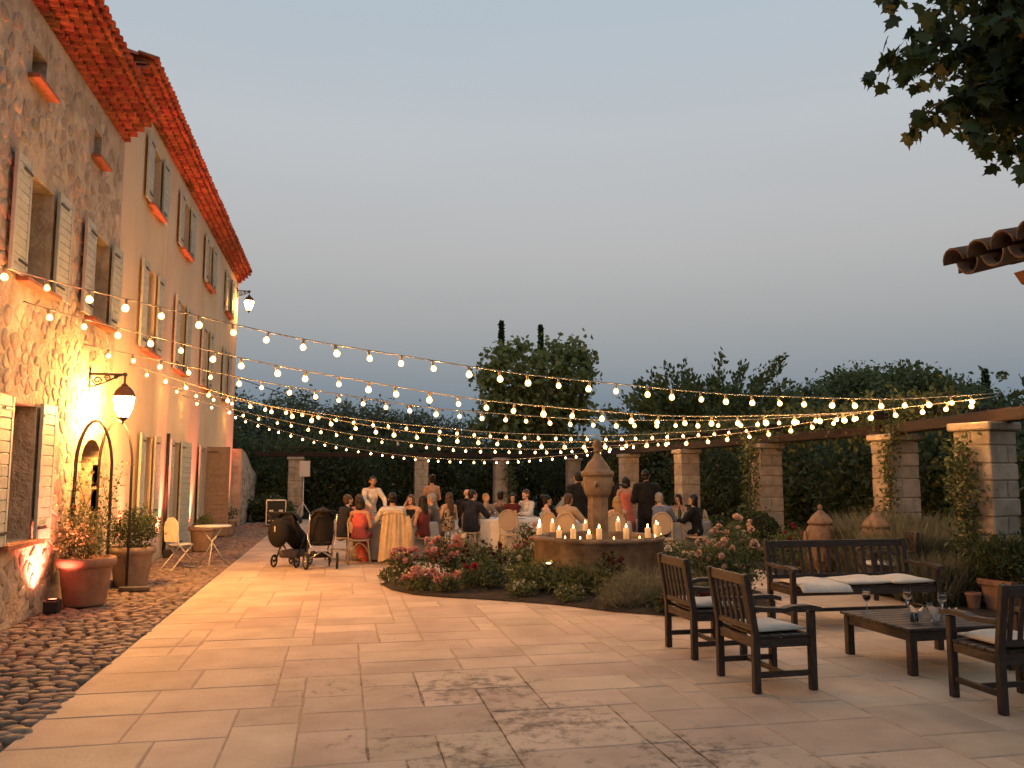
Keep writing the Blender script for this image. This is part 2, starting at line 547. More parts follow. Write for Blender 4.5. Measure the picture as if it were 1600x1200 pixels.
BED = [(.62, 13.5), (.78, 12.75), (1.05, 12.2), (1.45, 11.88), (1.9, 11.62), (2.4, 11.25), (2.9, 10.85), (3.4, 10.2), (3.85, 9.85), (4.35, 9.6), (4.9, 9.62), (5.35, 9.95),
       (5.75, 10.6), (6.1, 11.5), (6.0, 12.7), (5.6, 13.8), (4.9, 14.5), (3.9, 14.8), (2.8, 14.75), (1.8, 14.5), (1.0, 14.2)]
def inside(p, poly):
    x, y = p
    c = False
    for i in range(len(poly)):
        (x1, y1), (x2, y2) = poly[i], poly[i - 1]
        if (y1 > y) != (y2 > y) and x < (x2 - x1) * (y - y1) / (y2 - y1) + x1: c = not c
    return c
FRINGE = [(7.3, 9.0), (7.6, 10.6), (7.45, 12.2), (7.5, 14.5), (7.9, 16.2), (8.2, 20.0), (8.4, 24), (8.8, 33.5), (9.3, 33.6), (9.3, 8.6), (8.6, 8.6)]

def slab_shape(mb, cx, cy, w, h, dz=0, tx=0, ty=0, rs=rs, g=.003):
    x, y, c = w * U / 2 - g, h * U / 2 - g, .006
    ring = lambda e, z: [(-x + e, -y + e, z), (x - e, -y + e, z), (x - e, y - e, z), (-x + e, y - e, z)]
    # slightly uneven outline: every side gets two extra points
    base = []
    cn = [(-x, -y), (x, -y), (x, y), (-x, y)]
    for q in range(4):
        a, b = cn[q], cn[(q + 1) % 4]
        base.append(a)
        for f in (rs.uniform(.2, .42), rs.uniform(.58, .8)):
            e = rs.uniform(0, .004) if rs.random() < .75 else rs.uniform(.004, .014)
            px_, py_ = a[0] + (b[0] - a[0]) * f, a[1] + (b[1] - a[1]) * f
            base.append((px_ * (1 - e / x) if q % 2 else px_, py_ * (1 - e / y) if q % 2 == 0 else py_))
    nb_ = len(base)
    sh_ = lambda e, z: [(p[0] * (1 - e / x), p[1] * (1 - e / y), z) for p in base]
    vs = sh_(0, -.03) + sh_(0, -.005) + sh_(c, 0)
    fs = [tuple(range(2 * nb_, 3 * nb_))]
    for b in (0, nb_):
        fs += [(b + k, b + (k + 1) % nb_, b + nb_ + (k + 1) % nb_, b + nb_ + k) for k in range(nb_)]
    vs = [(cx + p[0], cy + p[1], p[2] + dz + tx * p[0] + ty * p[1]) for p in vs]
    mb.add(vs, fs)
sl = [s for s in slabs if not inside((s[0], s[1]), BED) or min(math.hypot(s[0] - a, s[1] - b) for a, b in BED) < .55]
def score(s):
    if not in_view(s[0], s[1]): return 0
    d = math.hypot(s[0], s[1])
    return s[2] * s[3] / d ** 3
sl.sort(key=score, reverse=True)
cache = {}
rest = MB()
for k, (cx, cy, w, h) in enumerate(sl):
    dz, tx, ty = rs.uniform(-.0015, .0015), rs.uniform(-.003, .003), rs.uniform(-.003, .003)
    if k < 300:
        v = rs.randrange(6)
        if (w, h, v) not in cache:
            m_ = MB(); slab_shape(m_, 0, 0, w, h, 0, rs.uniform(-.003, .003), rs.uniform(-.003, .003), g=(.0022, .0034, .005)[v % 3])
            cache[(w, h, v)] = m_.mesh('slab', MT['slab'])
        link('slab', cache[(w, h, v)], terrace, (cx, cy, dz))
    else:
        slab_shape(rest, cx, cy, w, h, dz, tx, ty)
rest.build('paving_slabs', MT['slab'], terrace, kind='stuff')

# cobbled strip along the facade
CX0, CX1, CY0, CY1 = XW - .02, TX0, 1.5, 31.5
path = MB().box(((CX0 + CX1) / 2, (CY0 + CY1) / 2, -.045), (CX1 - CX0, CY1 - CY0, .05)).build('cobbled_path', MT['cobble_bed'], kind='structure')
def cobble(mb, cx, cy, rx, ry, h, rot, rs, n=8):
    rad = [rs.uniform(.86, 1.08) for _ in range(n)]
    vs = []
    for e, z in ((1.0, -.03), (.97, h * .35), (.68, h * .9)):
        for k in range(n):
            a = 2 * PI * k / n
            x, y = rx * rad[k] * e * math.cos(a), ry * rad[k] * e * math.sin(a)
            vs.append((cx + x * math.cos(rot) - y * math.sin(rot), cy + x * math.sin(rot) + y * math.cos(rot), z))
    vs.append((cx, cy, h))
    fs = []
    for b in (0, n):
        fs += [(b + k, b + (k + 1) % n, b + n + (k + 1) % n, b + n + k) for k in range(n)]
    fs += [(2 * n + k, 2 * n + (k + 1) % n, 3 * n) for k in range(n)]
    mb.add(vs, fs, 0, True)
cs = []
y = CY0
row = 0
while y < CY1:
    dy = rs.uniform(.085, .135)
    x = CX0 + .05 + rs.uniform(0, .06)
    while x < CX1 - .05:
        L_ = rs.uniform(.09, .21)
        if x + L_ > CX1 + .012: L_ = max(.06, CX1 + .01 - x)
        cs.append((x + L_ / 2 + rs.uniform(-.01, .01), y + rs.uniform(-.02, .02), L_ * .5, dy * .5 * rs.uniform(.9, 1.1)))
        x += L_ + rs.uniform(.0, .018)
    y += dy
cs.sort(key=lambda c: 0 if not in_view(c[0], c[1]) else c[2] * c[3] / math.hypot(c[0], c[1]) ** 3, reverse=True)
rest = MB()
vari = []
for q in range(14):
    m_ = MB(); cobble(m_, 0, 0, rs.uniform(.06, .10), rs.uniform(.048, .062), rs.uniform(.008, .024), 0, rs); vari.append(m_.mesh('cobble', MT['cobble']))
for k, (cx, cy, rx, ry) in enumerate(cs):
    if k < 300:
        o = link('cobble', rs.choice(vari), path, (cx, cy, rs.uniform(-.006, .006)), (0, 0, rs.uniform(-.3, .3)))
    else:
        cobble(rest, cx, cy, rx, ry, rs.uniform(.006, .026), rs.uniform(-.4, .4), rs, 7)
rest.build('cobbles', MT['cobble'], path, kind='stuff')

# ------------------------------------------------------------------ houses
def holed_wall(mb, y0, y1, z0, z1, holes, depth=.36, x=XW):
    ys = sorted({y0, y1, *[h[0] for h in holes], *[h[1] for h in holes]})
    zs = sorted({z0, z1, *[h[2] for h in holes], *[h[3] for h in holes]})
    for a, b in zip(ys, ys[1:]):
        for c, d in zip(zs, zs[1:]):
            my, mz = (a + b) / 2, (c + d) / 2
            if any(h[0] < my < h[1] and h[2] < mz < h[3] for h in holes): continue
            mb.add([(x, a, c), (x, b, c), (x, b, d), (x, a, d)], [(0, 1, 2, 3)])
    for (a, b, c, d) in holes:
        q = x - depth
        mb.add([(x, a, c), (x, b, c), (x, b, d), (x, a, d), (q, a, c), (q, b, c), (q, b, d), (q, a, d)],
               [(0, 4, 5, 1), (1, 5, 6, 2), (2, 6, 7, 3), (3, 7, 4, 0)])

def window(par, y0, y1, z0, z1, depth=.30, sill=True, panes=(2, 3), sill_mat='sill'):
    """window part: frame bars with panes and a projecting sill as sub-parts"""
    x = XW - depth
    fr = MB()
    w = .05
    fr.box((x, (y0 + y1) / 2, z0 + w / 2), (.05, y1 - y0, w), .004)
    fr.box((x, (y0 + y1) / 2, z1 - w / 2), (.05, y1 - y0, w), .004)
    for yy in (y0 + w / 2, y1 - w / 2): fr.box((x, yy, (z0 + z1) / 2), (.048, w, z1 - z0 - 2 * w), .004)
    fr.box((x, (y0 + y1) / 2, (z0 + z1) / 2), (.046, w, z1 - z0 - 2 * w), .004)
    o = fr.build('window', MT['frame'], par, world=True)
    pn = panes[1]
    for i in range(2):
        a = (y0 + w, (y0 + y1) / 2 - w / 2) if i == 0 else ((y0 + y1) / 2 + w / 2, y1 - w)
        for j in range(pn):
            c0 = z0 + w + (z1 - z0 - 2 * w) * j / pn + .012
            c1 = z0 + w + (z1 - z0 - 2 * w) * (j + 1) / pn - .012
            m_ = MB().box((x - .005, (a[0] + a[1]) / 2, (c0 + c1) / 2), (.008, a[1] - a[0], c1 - c0))
            link('pane', m_.mesh('pane', MT['pane']), o).location = (-par.location[0], -par.location[1], -par.location[2])
    gb = MB()
    for j in range(1, pn):
        zz = z0 + w + (z1 - z0 - 2 * w) * j / pn
        gb.box((x + .001, (y0 + y1) / 2, zz), (.03, y1 - y0 - 2 * w, .022), .003)
    q = gb.build('glazing_bar', MT['frame'], o); q.location = (-par.location[0], -par.location[1], -par.location[2])
    if sill:
        m_ = MB().box((XW + .03, (y0 + y1) / 2, z0 - .035), (.22, y1 - y0 + .22, .06), .008)
        q = m_.build('sill', MT[sill_mat], o); q.location = (-par.location[0], -par.location[1], -par.location[2])
    MB().add([(x - .06, y0, z0), (x - .06, y1, z0), (x - .06, y1, z1), (x - .06, y0, z1)], [(0, 1, 2, 3)]).build('room_shade_sheet', MT['dark'], par, world=True)  # flat black sheet painted as the room's shade behind the panes
    return o

def shutter(par, hinge_y, z0, z1, w, side, ang, m='shutter', proud=.035, boards=11):
    """side -1: leaf lies towards the camera from its hinge; ang = degrees away from the wall"""
    th = .042
    a = math.radians(ang)
    H = z1 - z0
    # local frame: u along the leaf from the hinge, n the outer face
    ux, uy = math.sin(a), side * math.cos(a)
    R = Matrix(((uy * side, ux, 0, 0), (-ux * side, uy, 0, 0), (0, 0, 1, 0), (0, 0, 0, 1)))
    # columns: x=normal, y=u
    nx_, ny_ = math.cos(a), -side * math.sin(a)
    R = Matrix(((nx_, ux, 0, 0), (ny_, uy, 0, 0), (0, 0, 1, 0), (0, 0, 0, 1)))
    T = Matrix.Translation((XW + proud - par.location[0], hinge_y - par.location[1], z0 - par.location[2])) @ R
    s = MB()
    s.box((th / 2, .03, H / 2), (th, .06, H), .004, T)
    s.box((th / 2, w - .03, H / 2), (th, .06, H), .004, T)
    s.box((th / 2 - .012, w / 2, H / 2), (th * .4, w - .1, H - .02), 0, T)
    o = s.build('shutter', MT[m], par)
    bh = H / boards
    if ('bd', m, round(w, 2), round(bh, 3)) not in cache:
        cache[('bd', m, round(w, 2), round(bh, 3))] = MB().box((0, 0, 0), (.016, w - .122, bh - .010), .004).mesh('plank', MT[m])
    me = cache[('bd', m, round(w, 2), round(bh, 3))]
    for k in range(boards):
        p = link('plank', me, o)
        p.matrix_local = T @ Matrix.Translation((th / 2 + .008, w / 2, bh * (k + .5)))
    for zz in (.15, H - .15): MB().box((th + .004, .16, zz), (.008, .28, .03), 0, T).build('hinge_strap', MT['iron'], o)
    return o

def barrel(mb, M, r=.085, L=.34, th=.014, n=6, taper=.88, up=True):
    vs = []
    for (rr, xx) in ((r, 0), (r - th, 0), (r * taper, -L), ((r - th) * taper, -L)):
        for k in range(n + 1):
            a = PI * k / n
            vs.append((xx, rr * math.cos(a), rr * math.sin(a) * (1 if up else -1)))
    n1 = n + 1
    fs = []
    for k in range(n):
        fs += [(k, k + 1, 2 * n1 + k + 1, 2 * n1 + k), (n1 + k + 1, n1 + k, 3 * n1 + k, 3 * n1 + k + 1), (k + 1, k, n1 + k, n1 + k + 1)]
    fs += [(0, 2 * n1, 3 * n1, n1), (n, n1 + n, 3 * n1 + n, 2 * n1 + n)]
    mb.add(vs, fs, 0, True, M)

TILE_UP = MB(); barrel(TILE_UP, Matrix.Identity(4)); TILE_UP = TILE_UP.mesh('tile', MT['tile'])
TILE_DN = MB(); barrel(TILE_DN, Matrix.Identity(4), up=False); TILE_DN = TILE_DN.mesh('tile', MT['tile'])

def eaves(par, y0, y1, zb, rows, slope, depth, ridge):
    """corbelled tile rows under the eave, then the first course of roof tiles"""
    PX = .19
    cnt = int((y1 - y0) / PX)
    ox, oy, oz = par.location
    bed = MB()
    for k in range(rows):
        xo = XW + .105 * (k + 1)
        z = zb + .095 * k
        bed.box(((XW - .2 + xo - .035) / 2, (y0 + y1) / 2, z + .081), (xo - .035 - XW + .2, y1 - y0, .022), 0)
        for i in range(cnt):
            t = link('tile', TILE_UP, par, (xo - ox, y0 + PX * (i + .5) - oy + random.uniform(-.006, .006), z - .012 - oz + random.uniform(-.004, .004)))
            t.rotation_euler = (0, 0, random.uniform(-.03, .03))
    bed.box((XW - .12, (y0 + y1) / 2, zb + rows * .0475), (.2, y1 - y0, rows * .095), 0)
    bed.build('eave_bed', MT['sill'], par, world=True)
    xo = XW + .105 * (rows + 1) + .02
    z = zb + .095 * rows + .03
    roof = MB()
    rise = math.tan(slope)
    segs = cnt * 8
    R0, R1 = xo - .30, XW - depth
    vs = []
    for (xx, zz) in ((R0, z + .04 + .30 * rise), (R1, z + .04 + (xo - R1) * rise)):
        for q in range(segs + 1):
            yy = y0 + (y1 - y0) * q / segs
            vs.append((xx, yy, zz + .045 * math.cos(2 * PI * q / 8 + PI)))
    roof.add(vs, [(q, q + 1, segs + 2 + q, segs + 1 + q) for q in range(segs)], 0, True)
    # far slope and underside
    RR = R1 - (R1 - R0) * -1
    vs = [(R1, y0, z + .04 + (xo - R1) * rise), (R1, y1, z + .04 + (xo - R1) * rise), (R1 - depth, y1, z - .3), (R1 - depth, y0, z - .3)]
    roof.add(vs, [(0, 1, 2, 3)])
    r = roof.build('roof', MT['tile'], par, world=True)
    for i in range(cnt):
        for me, off, dz in ((TILE_UP, 0, .045), (TILE_DN, PX / 2, .035)):
            t = link('tile', me, r)
            t.location = (xo - ox + (0 if me is TILE_UP else -.03) + random.uniform(-.012, .012), y0 + PX * (i + .5) + off - oy, z + dz - oz + random.uniform(-.006, .006))
            t.rotation_euler = (0, slope, random.uniform(-.03, .03))
    return r

# ---- rubble stone house, nearest
YB = 14.5
SH0 = 4.0
stone_house = thing('stone_house', (XW, 10, 0), 'rubble stone house with tiled eave, nearest on the left', 'house')
H1 = 7.3
DOOR_Y, DOOR_W, DOOR_Z = 13.45, 1.0, 2.25
holes = [(10.35, 11.3, 4.0, 5.3), (12.95, 13.9, 4.03, 5.33), (10.3, 10.78, 6.42, 6.82), (12.82, 13.2, 6.42, 6.85), (10.25, 11.15, .95, 2.55),
         (DOOR_Y - DOOR_W / 2, DOOR_Y + DOOR_W / 2, 0, DOOR_Z), (7.6, 8.5, 4.0, 5.3), (7.7, 8.6, .95, 2.55)]
mb = MB()
holed_wall(mb, SH0, YB, -.05, H1, holes, .42)
mb.add([(XW, SH0, -.05), (XW, SH0, H1), (XW - 7, SH0, H1), (XW - 7, SH0, -.05)], [(0, 1, 2, 3)])
mb.build('wall', MT['mortar'], stone_house, world=True)

def clip(poly, mx, my, nx_, ny_):
    out = []
    for i in range(len(poly)):
        p, q = poly[i - 1], poly[i]
        dp, dq = (p[0] - mx) * nx_ + (p[1] - my) * ny_, (q[0] - mx) * nx_ + (q[1] - my) * ny_
        if (dp <= 0) != (dq <= 0):
            t = dp / (dp - dq)
            out.append((p[0] + (q[0] - p[0]) * t, p[1] + (q[1] - p[1]) * t))
        if dq <= 0: out.append(q)
    return out

def rubble(y0, y1, z0, z1, holes, rs, dy=.23, dz=.14):
    pts = {}
    ni, nj = int((y1 - y0) / dy) + 1, int((z1 - z0) / dz) + 1
    for i in range(ni):
        for j in range(nj):
            pts[(i, j)] = (y0 + (i + .5 * (j % 2) + rs.uniform(-.48, .48)) * dy, z0 + (j + rs.uniform(-.40, .40)) * dz)
    res = []
    for (i, j), (a, b) in pts.items():
        poly = [(a - .35, b - .25), (a + .35, b - .25), (a + .35, b + .25), (a - .35, b + .25)]
        for di in (-2, -1, 0, 1, 2):
            for dj in (-2, -1, 0, 1, 2):
                q = pts.get((i + di, j + dj))
                if q and (di or dj):
                    poly = clip(poly, (a + q[0]) / 2, (b + q[1]) / 2, q[0] - a, q[1] - b)
        if len(poly) < 3: continue
        if any(any(h[0] - .02 < p[0] < h[1] + .02 and h[2] - .02 < p[1] < h[3] + .02 for p in poly) for h in holes): continue
        if any(not (y0 <= p[0] <= y1 and z0 <= p[1] <= z1) for p in poly): continue
        res.append(((a, b), poly))
    return res

def stone_shape(mb, c, poly, proud, rs, shrink):
    # round the polygon a little: cut corners
    a, b = c
    p2 = []
    n = len(poly)
    for k in range(n):
        p, q = poly[k], poly[(k + 1) % n]
        p2.append((p[0] * .78 + q[0] * .22, p[1] * .78 + q[1] * .22))
        p2.append((p[0] * .22 + q[0] * .78, p[1] * .22 + q[1] * .78))
    n = len(p2)
    vs = []
    for e, x in ((shrink, XW - .006), (shrink * .93, XW + proud * .75), (shrink * .62, XW + proud)):
        for p in p2:
            vs.append((x + rs.uniform(-.003, .003), a + (p[0] - a) * e, b + (p[1] - b) * e))
    vs.append((XW + proud * rs.uniform(.8, 1.15), a, b))
    fs = []
    for s_ in (0, n):
        fs += [(s_ + k, s_ + (k + 1) % n, s_ + n + (k + 1) % n, s_ + n + k) for k in range(n)]
    fs += [(2 * n + k, 2 * n + (k + 1) % n, 3 * n) for k in range(n)]
    mb.add(vs, fs, 0, True)

cells = rubble(6.5, YB - .02, .02, H1 - .02, [(h[0] - .0, h[1], h[2] - (.08 if h[2] > .5 else 0), h[3]) for h in holes], rs)
cells = [c for c in cells if rs.random() < .78]
cells.sort(key=lambda c: -1 if c[0][0] < 9.2 else rs.random() * .4 + 10 / (c[0][0] ** 2 + (c[0][1] - 1.7) ** 2) ** .5, reverse=True)
rest = MB()
for k, (c, poly) in enumerate(cells):
    if k < 300:
        m_ = MB()
        stone_shape(m_, c, poly, rs.uniform(.002, .017), rs, rs.uniform(.70, 1.0))
        m_.build('stone', MT['rubble'], stone_house, world=True)
    else:
        stone_shape(rest, c, poly, rs.uniform(.002, .017), rs, rs.uniform(.70, 1.0))
rest.build('wall_stones', MT['rubble'], stone_house, world=True, kind='stuff')

for (y0, y1, z0, z1) in (holes[0], holes[1], holes[6]):
    window(stone_house, y0, y1, z0, z1, .40)
for (y0, y1, z0, z1) in (holes[4], holes[7]):
    window(stone_house, y0, y1, z0, z1, .40)
for (y0, y1, z0, z1) in holes[2:4]:
    window(stone_house, y0, y1, z0, z1, .34, panes=(2, 1))
for (y0, y1, z0, z1) in (holes[0], holes[1], holes[4], holes[6], holes[7]):
    wd = (y1 - y0) / 2 + .02
    shutter(stone_house, y0 - .015, z0 - .02, z1 + .05, wd, -1, 1.5, proud=.04, boards=13)
    shutter(stone_house, y1 + .015, z0 - .02, z1 + .05, wd, 1, 1.5, proud=.04, boards=13)
# arched door
ar = MB()
n = 12
yc, rz_ = DOOR_Y, .34
arcp = [(yc + DOOR_W / 2 * math.cos(PI * k / n), DOOR_Z - rz_ + rz_ * math.sin(PI * k / n)) for k in range(n + 1)]
# spandrels closing the square head of the opening to an arch
for sgn in (0, 1):
    pts_ = [p for p in arcp if (p[0] >= yc) == (sgn == 0) or abs(p[0] - yc) < 1e-6]
    corner = (yc + (DOOR_W / 2 if sgn == 0 else -DOOR_W / 2), DOOR_Z)
    for p, q in zip(pts_, pts_[1:]):
        ar.prism([corner, p, q], XW - .42, XW - .004, 'x')
ar.build('arch_head', MT['capstone'], stone_house, world=True)
ring = MB()
nb = 11
for k in range(nb):
    a0, a1 = PI * k / nb + .012, PI * (k + 1) / nb - .012
    q = lambda a, e: (yc + (DOOR_W / 2 + e) * math.cos(a), DOOR_Z - rz_ + (rz_ + e) * math.sin(a))
    v_ = MB().prism([q(a0, .0), q(a0, .2), q(a1, .2), q(a1, .0)], XW - .1, XW + .03, 'x')
    v_.build('arch_stone', MT['dressed'], stone_house, world=True)
for s_ in (-1, 1):
    for k in range(5):
        MB().box((XW - .03, yc + s_ * (DOOR_W / 2 + .1 + .03 * (k % 2)), .19 + k * .38), (.13, .2 + .06 * (k % 2), .365), .012).build('jamb_stone', MT['dressed'], stone_house, world=True)
MB().add([(XW - .9, yc - .6, 0), (XW - .9, yc + .6, 0), (XW - .9, yc + .6, 2.4), (XW - .9, yc - .6, 2.4)], [(0, 1, 2, 3)]).build('hall_shade_sheet', MT['dark'], stone_house, world=True)  # black sheet in place of the shade deep in the doorway
# door leaf swung inwards against the far jamb
dl = MB()
dl.box((XW - .62, yc + DOOR_W / 2 - .06, .98), (.5, .045, 1.9), .006)
d_ = dl.build('door', MT['shutter_brown'], stone_house, world=True)
for k in range(4):
    MB().box((XW - .805 + k * .123 - XW, yc + DOOR_W / 2 - .092 - 10, .98), (.115, .018, 1.86), .004).build('plank', MT['shutter_brown'], d_)
MB().ball((XW - .44 - XW, yc + DOOR_W / 2 - .12 - 10, 1.0), .025, 8, 6).build('handle', MT['iron'], d_)
MB().box((XW + .12, yc, .05), (.36, 1.3, .1), .015).build('doorstep', MT['capstone'], stone_house, world=True)
eaves(stone_house, SH0, YB + .05, H1, 4, math.radians(17), 3.5, None)

# ---- tall ochre rendered house
YE = 30.0
H2 = 8.45
ochre_house = thing('ochre_house', (XW, 22, 0), 'tall ochre rendered house with grey shutters beyond the stone house', 'house')
cyc = [16.8, 19.95, 23.5, 27.5]
W3 = [(c - .46, c + .46, 6.85, 8.05) for c in cyc]
W2 = [(c - .46, c + .46, 4.07, 5.65) for c in cyc]
G0 = [(16.75, 17.6, .9, 2.45), (19.5, 20.4, 0, 2.45), (23.3, 24.25, 0, 2.45), (27.0, 27.9, 0, 2.4)]
mb = MB()
holed_wall(mb, YB, YE, -.05, H2, W3 + W2 + G0, .30)
mb.add([(XW, YE, -.05), (XW - 8, YE, -.05), (XW - 8, YE, H2), (XW - 4, YE, H2 + 1.5), (XW, YE, H2)], [(0, 1, 2, 3, 4)])
mb.add([(XW, YB, H1 - .2), (XW - 8, YB, H1 - .2), (XW - 8, YB, H2), (XW - 4, YB, H2 + 1.5), (XW, YB, H2)], [(4, 3, 2, 1, 0)])
mb.build('wall', MT['plaster'], ochre_house, world=True)
for (y0, y1, z0, z1) in W3 + W2:
    window(ochre_house, y0, y1, z0, z1, .22)
    shutter(ochre_house, y0 - .012, z0 - .02, z1 + .04, .47, -1, 1.5, proud=.035, boards=11 if z0 > 6 else 14)
    shutter(ochre_house, y1 + .012, z0 - .02, z1 + .04, .47, 1, 1.5, proud=.035, boards=11 if z0 > 6 else 14)
window(ochre_house, *G0[0], .22, sill_mat='capstone')
shutter(ochre_house, G0[0][0] - .012, .88, 2.5, .45, -1, 3, boards=14)
shutter(ochre_house, G0[0][1] + .012, .88, 2.5, .45, 1, 2, boards=14)
for q, (y0, y1, z0, z1) in enumerate(G0[1:]):
    window(ochre_house, y0, y1, z0 + .02, z1, .22, sill=False, panes=(2, 4))
    shutter(ochre_house, y0 - .012, .04, z1 + .05, .50, -1, (3, 3, 3)[q], boards=20)
    shutter(ochre_house, y1 + .012, .04, z1 + .05, (.95, .62, .5)[q], 1, (3, 72, 3)[q], boards=20, m='shutter_brown' if q == 1 else 'shutter')
pipe = MB()
pipe.tube([(XW + .06, 18.85, .05), (XW + .06, 18.85, 2.6)], .035, 8)
pipe.build('drain_pipe', MT['iron'], ochre_house, world=True)
eaves(ochre_house, YB - .05, YE + .15, H2, 3, math.radians(17), 4.0, None)

# garden wall running on beyond the ochre house
gw = MB()
gw.prism([(30.05, -.05), (36.5, -.05), (36.5, 1.6), (33.5, 2.0), (31.5, 2.5), (30.05, 2.62)], XW - .1, XW + .3, 'x')
gwo = base_mesh('garden_wall', (0, 0, 0), gw, MT['mortar'], 'low rough garden wall running on from the ochre house corner', 'wall')
cells = rubble(30.1, 34.5, 0, 2.4, [], rs, .3, .2)
for c, poly in cells:
    if c[1] > 2.35 - (c[0] - 30) * .14 or rs.random() < .3: continue
    m_ = MB(); stone_shape(m_, c, poly, .02, rs, .85)
    o = m_.build('stone', MT['rubble'], gwo); o.location = (.3, 0, 0)
# ------------------------------------------------------------------ leaf clouds
def leaf_mesh(name, pts, size, m, tmpl='leaf', rng=RNG, up=0.0, jit=.35, dirs=None):
    """one small folded leaf at every point"""
    if tmpl == 'leaf':
        tv = np.array([(0, 0, 0), (.30, .5, .10), (0, 1, 0), (-.30, .5, .10)]); tf = [(0, 1, 2), (0, 2, 3)]
    elif tmpl == 'narrow':
        tv = np.array([(0, 0, 0), (.11, .5, .03), (0, 1, 0), (-.11, .5, .03)]); tf = [(0, 1, 2), (0, 2, 3)]
    elif tmpl == 'round':
        tv = np.array([(0, 0, 0), (.38, .25, .08), (.42, .65, .1), (0, 1, 0), (-.42, .65, .1), (-.38, .25, .08)]); tf = [(0, 1, 2), (0, 2, 3), (0, 3, 4), (0, 4, 5)]
    elif tmpl == 'plane':
        ol = [(0, 0), (.14, -.06), (.48, .06), (.33, .22), (.58, .48), (.30, .48), (.26, .62), (.08, .74), (0, 1.0), (-.08, .74), (-.26, .62), (-.30, .48), (-.58, .48), (-.33, .22), (-.48, .06), (-.14, -.06)]
        tv = np.array([(0, .30, -.02)] + [(a, b, .10 * abs(a) + .06 * (b - .3) ** 2) for a, b in ol]); k = len(ol)
        tf = [(0, 1 + i, 1 + (i + 1) % k) for i in range(k)]
    elif tmpl == 'blade':
        tv = np.array([(-.025, 0, 0), (.025, 0, 0), (.012, .6, .06), (0, 1, .2), (-.012, .6, .06)]); tf = [(0, 1, 2), (0, 2, 4), (2, 3, 4)]
    pts = np.asarray(pts, float)
    n, k = len(pts), len(tv)
    if dirs is None:
        d = rng.normal(size=(n, 3)); d[:, 2] += up
    else:
        d = np.asarray(dirs, float) + rng.normal(size=(n, 3)) * jit
    d /= np.linalg.norm(d, axis=1)[:, None] + 1e-9
    a = rng.normal(size=(n, 3))
    x = np.cross(d, a); x /= np.linalg.norm(x, axis=1)[:, None] + 1e-9
    z = np.cross(x, d)
    s = (size * (1 + rng.uniform(-.35, .35, n)))[:, None, None]
    V = pts[:, None, :] + s * (tv[None, :, 0:1] * x[:, None, :] + tv[None, :, 1:2] * d[:, None, :] + tv[None, :, 2:3] * z[:, None, :])
    F = (np.array(tf)[None] + (np.arange(n) * k)[:, None, None]).reshape(-1, 3)
    me = bpy.data.meshes.new(name)
    me.vertices.add(n * k); me.vertices.foreach_set('co', V.astype(np.float32).ravel())
    me.loops.add(len(F) * 3); me.loops.foreach_set('vertex_index', F.astype(np.int32).ravel())
    me.polygons.add(len(F)); me.polygons.foreach_set('loop_start', np.arange(0, len(F) * 3, 3, dtype=np.int32))
    me.update(calc_edges=True)
    me.materials.append(m)
    return me

def clumps(rng, c, rad, nc, per, cr, inner=.35, squash=.8, hollow=0.0):
    """leaf positions in uneven clumps filling an ellipsoid"""
    u = rng.normal(size=(nc, 3)); u /= np.linalg.norm(u, axis=1)[:, None]
    r = (inner + (1 - inner) * rng.random(nc) ** .6)[:, None]
    cc = np.array(c) + u * r * np.array(rad)
    q = rng.normal(size=(nc, per, 3)) * (cr * (1 + rng.uniform(-.45, .45, nc)))[:, None, None]
    q = np.clip(q, -1.9 * cr, 1.9 * cr)
    q[..., 2] *= squash
    return (cc[:, None, :] + q).reshape(-1, 3), cc

MT['leaf_dark'] = leaf_mat('oleander_leaf', (.090, .118, .046), (.040, .058, .020))
MT['leaf_mid'] = leaf_mat('shrub_leaf', (.145, .168, .060), (.064, .082, .027))
MT['leaf_plane'] = leaf_mat('plane_leaf', (.25, .27, .085), (.10, .125, .036))
MT['leaf_olive'] = leaf_mat('olive_leaf', (.165, .18, .10), (.08, .094, .05))
MT['leaf_fig'] = leaf_mat('pine_leaf', (.135, .165, .060), (.06, .084, .028))
MT['leaf_lav'] = leaf_mat('lavender_leaf', (.24, .225, .135), (.11, .108, .06))
MT['leaf_box'] = leaf_mat('box_leaf', (.065, .090, .026), (.025, .040, .010))
MT['bark'] = mat('bark', (.16, .125, .09), (.075, .058, .042), .9, 8, .7, 20)

# ------------------------------------------------------------------ strings of bulbs
STR = [((XW + .03, 9.17, 3.80), (8.85, 9.75, 2.74), .525, 'nearest and highest string of warm bulbs, from stone house to near pergola pillar'),
       ((XW + .03, 10.5, 3.65), (8.85, 9.75, 2.69), .70, 'second string of warm bulbs from the front, hooked beside the stone house upper window'),
       ((XW + .03, 12.9, 3.50), (9.26, 13.01, 2.75), .55, 'third string of warm bulbs, starting just above the wall lantern'),
       ((XW + .03, 15.5, 3.55), (9.26, 13.01, 2.80), .95, 'string of warm bulbs from the near end of the ochre house, fourth from front'),
       ((XW + .03, 18.3, 3.50), (9.44, 17.36, 2.74), .55, 'string of warm bulbs hooked to the middle of the ochre house, fifth from front'),
       ((XW + .03, 20.5, 3.45), (9.48, 22.05, 2.66), .70, 'second lowest string of warm bulbs, sixth from front'),
       ((XW + .03, 27.9, 3.65), (9.56, 25.09, 2.73), 1.05, 'lowest and farthest string of warm bulbs crossing the terrace')]
bulb_me = MB()
bulb_me.lathe([(.012, .0), (.020, -.008), (.030, -.024), (.034, -.040), (.030, -.056), (.018, -.069), (.003, -.073)], 10)
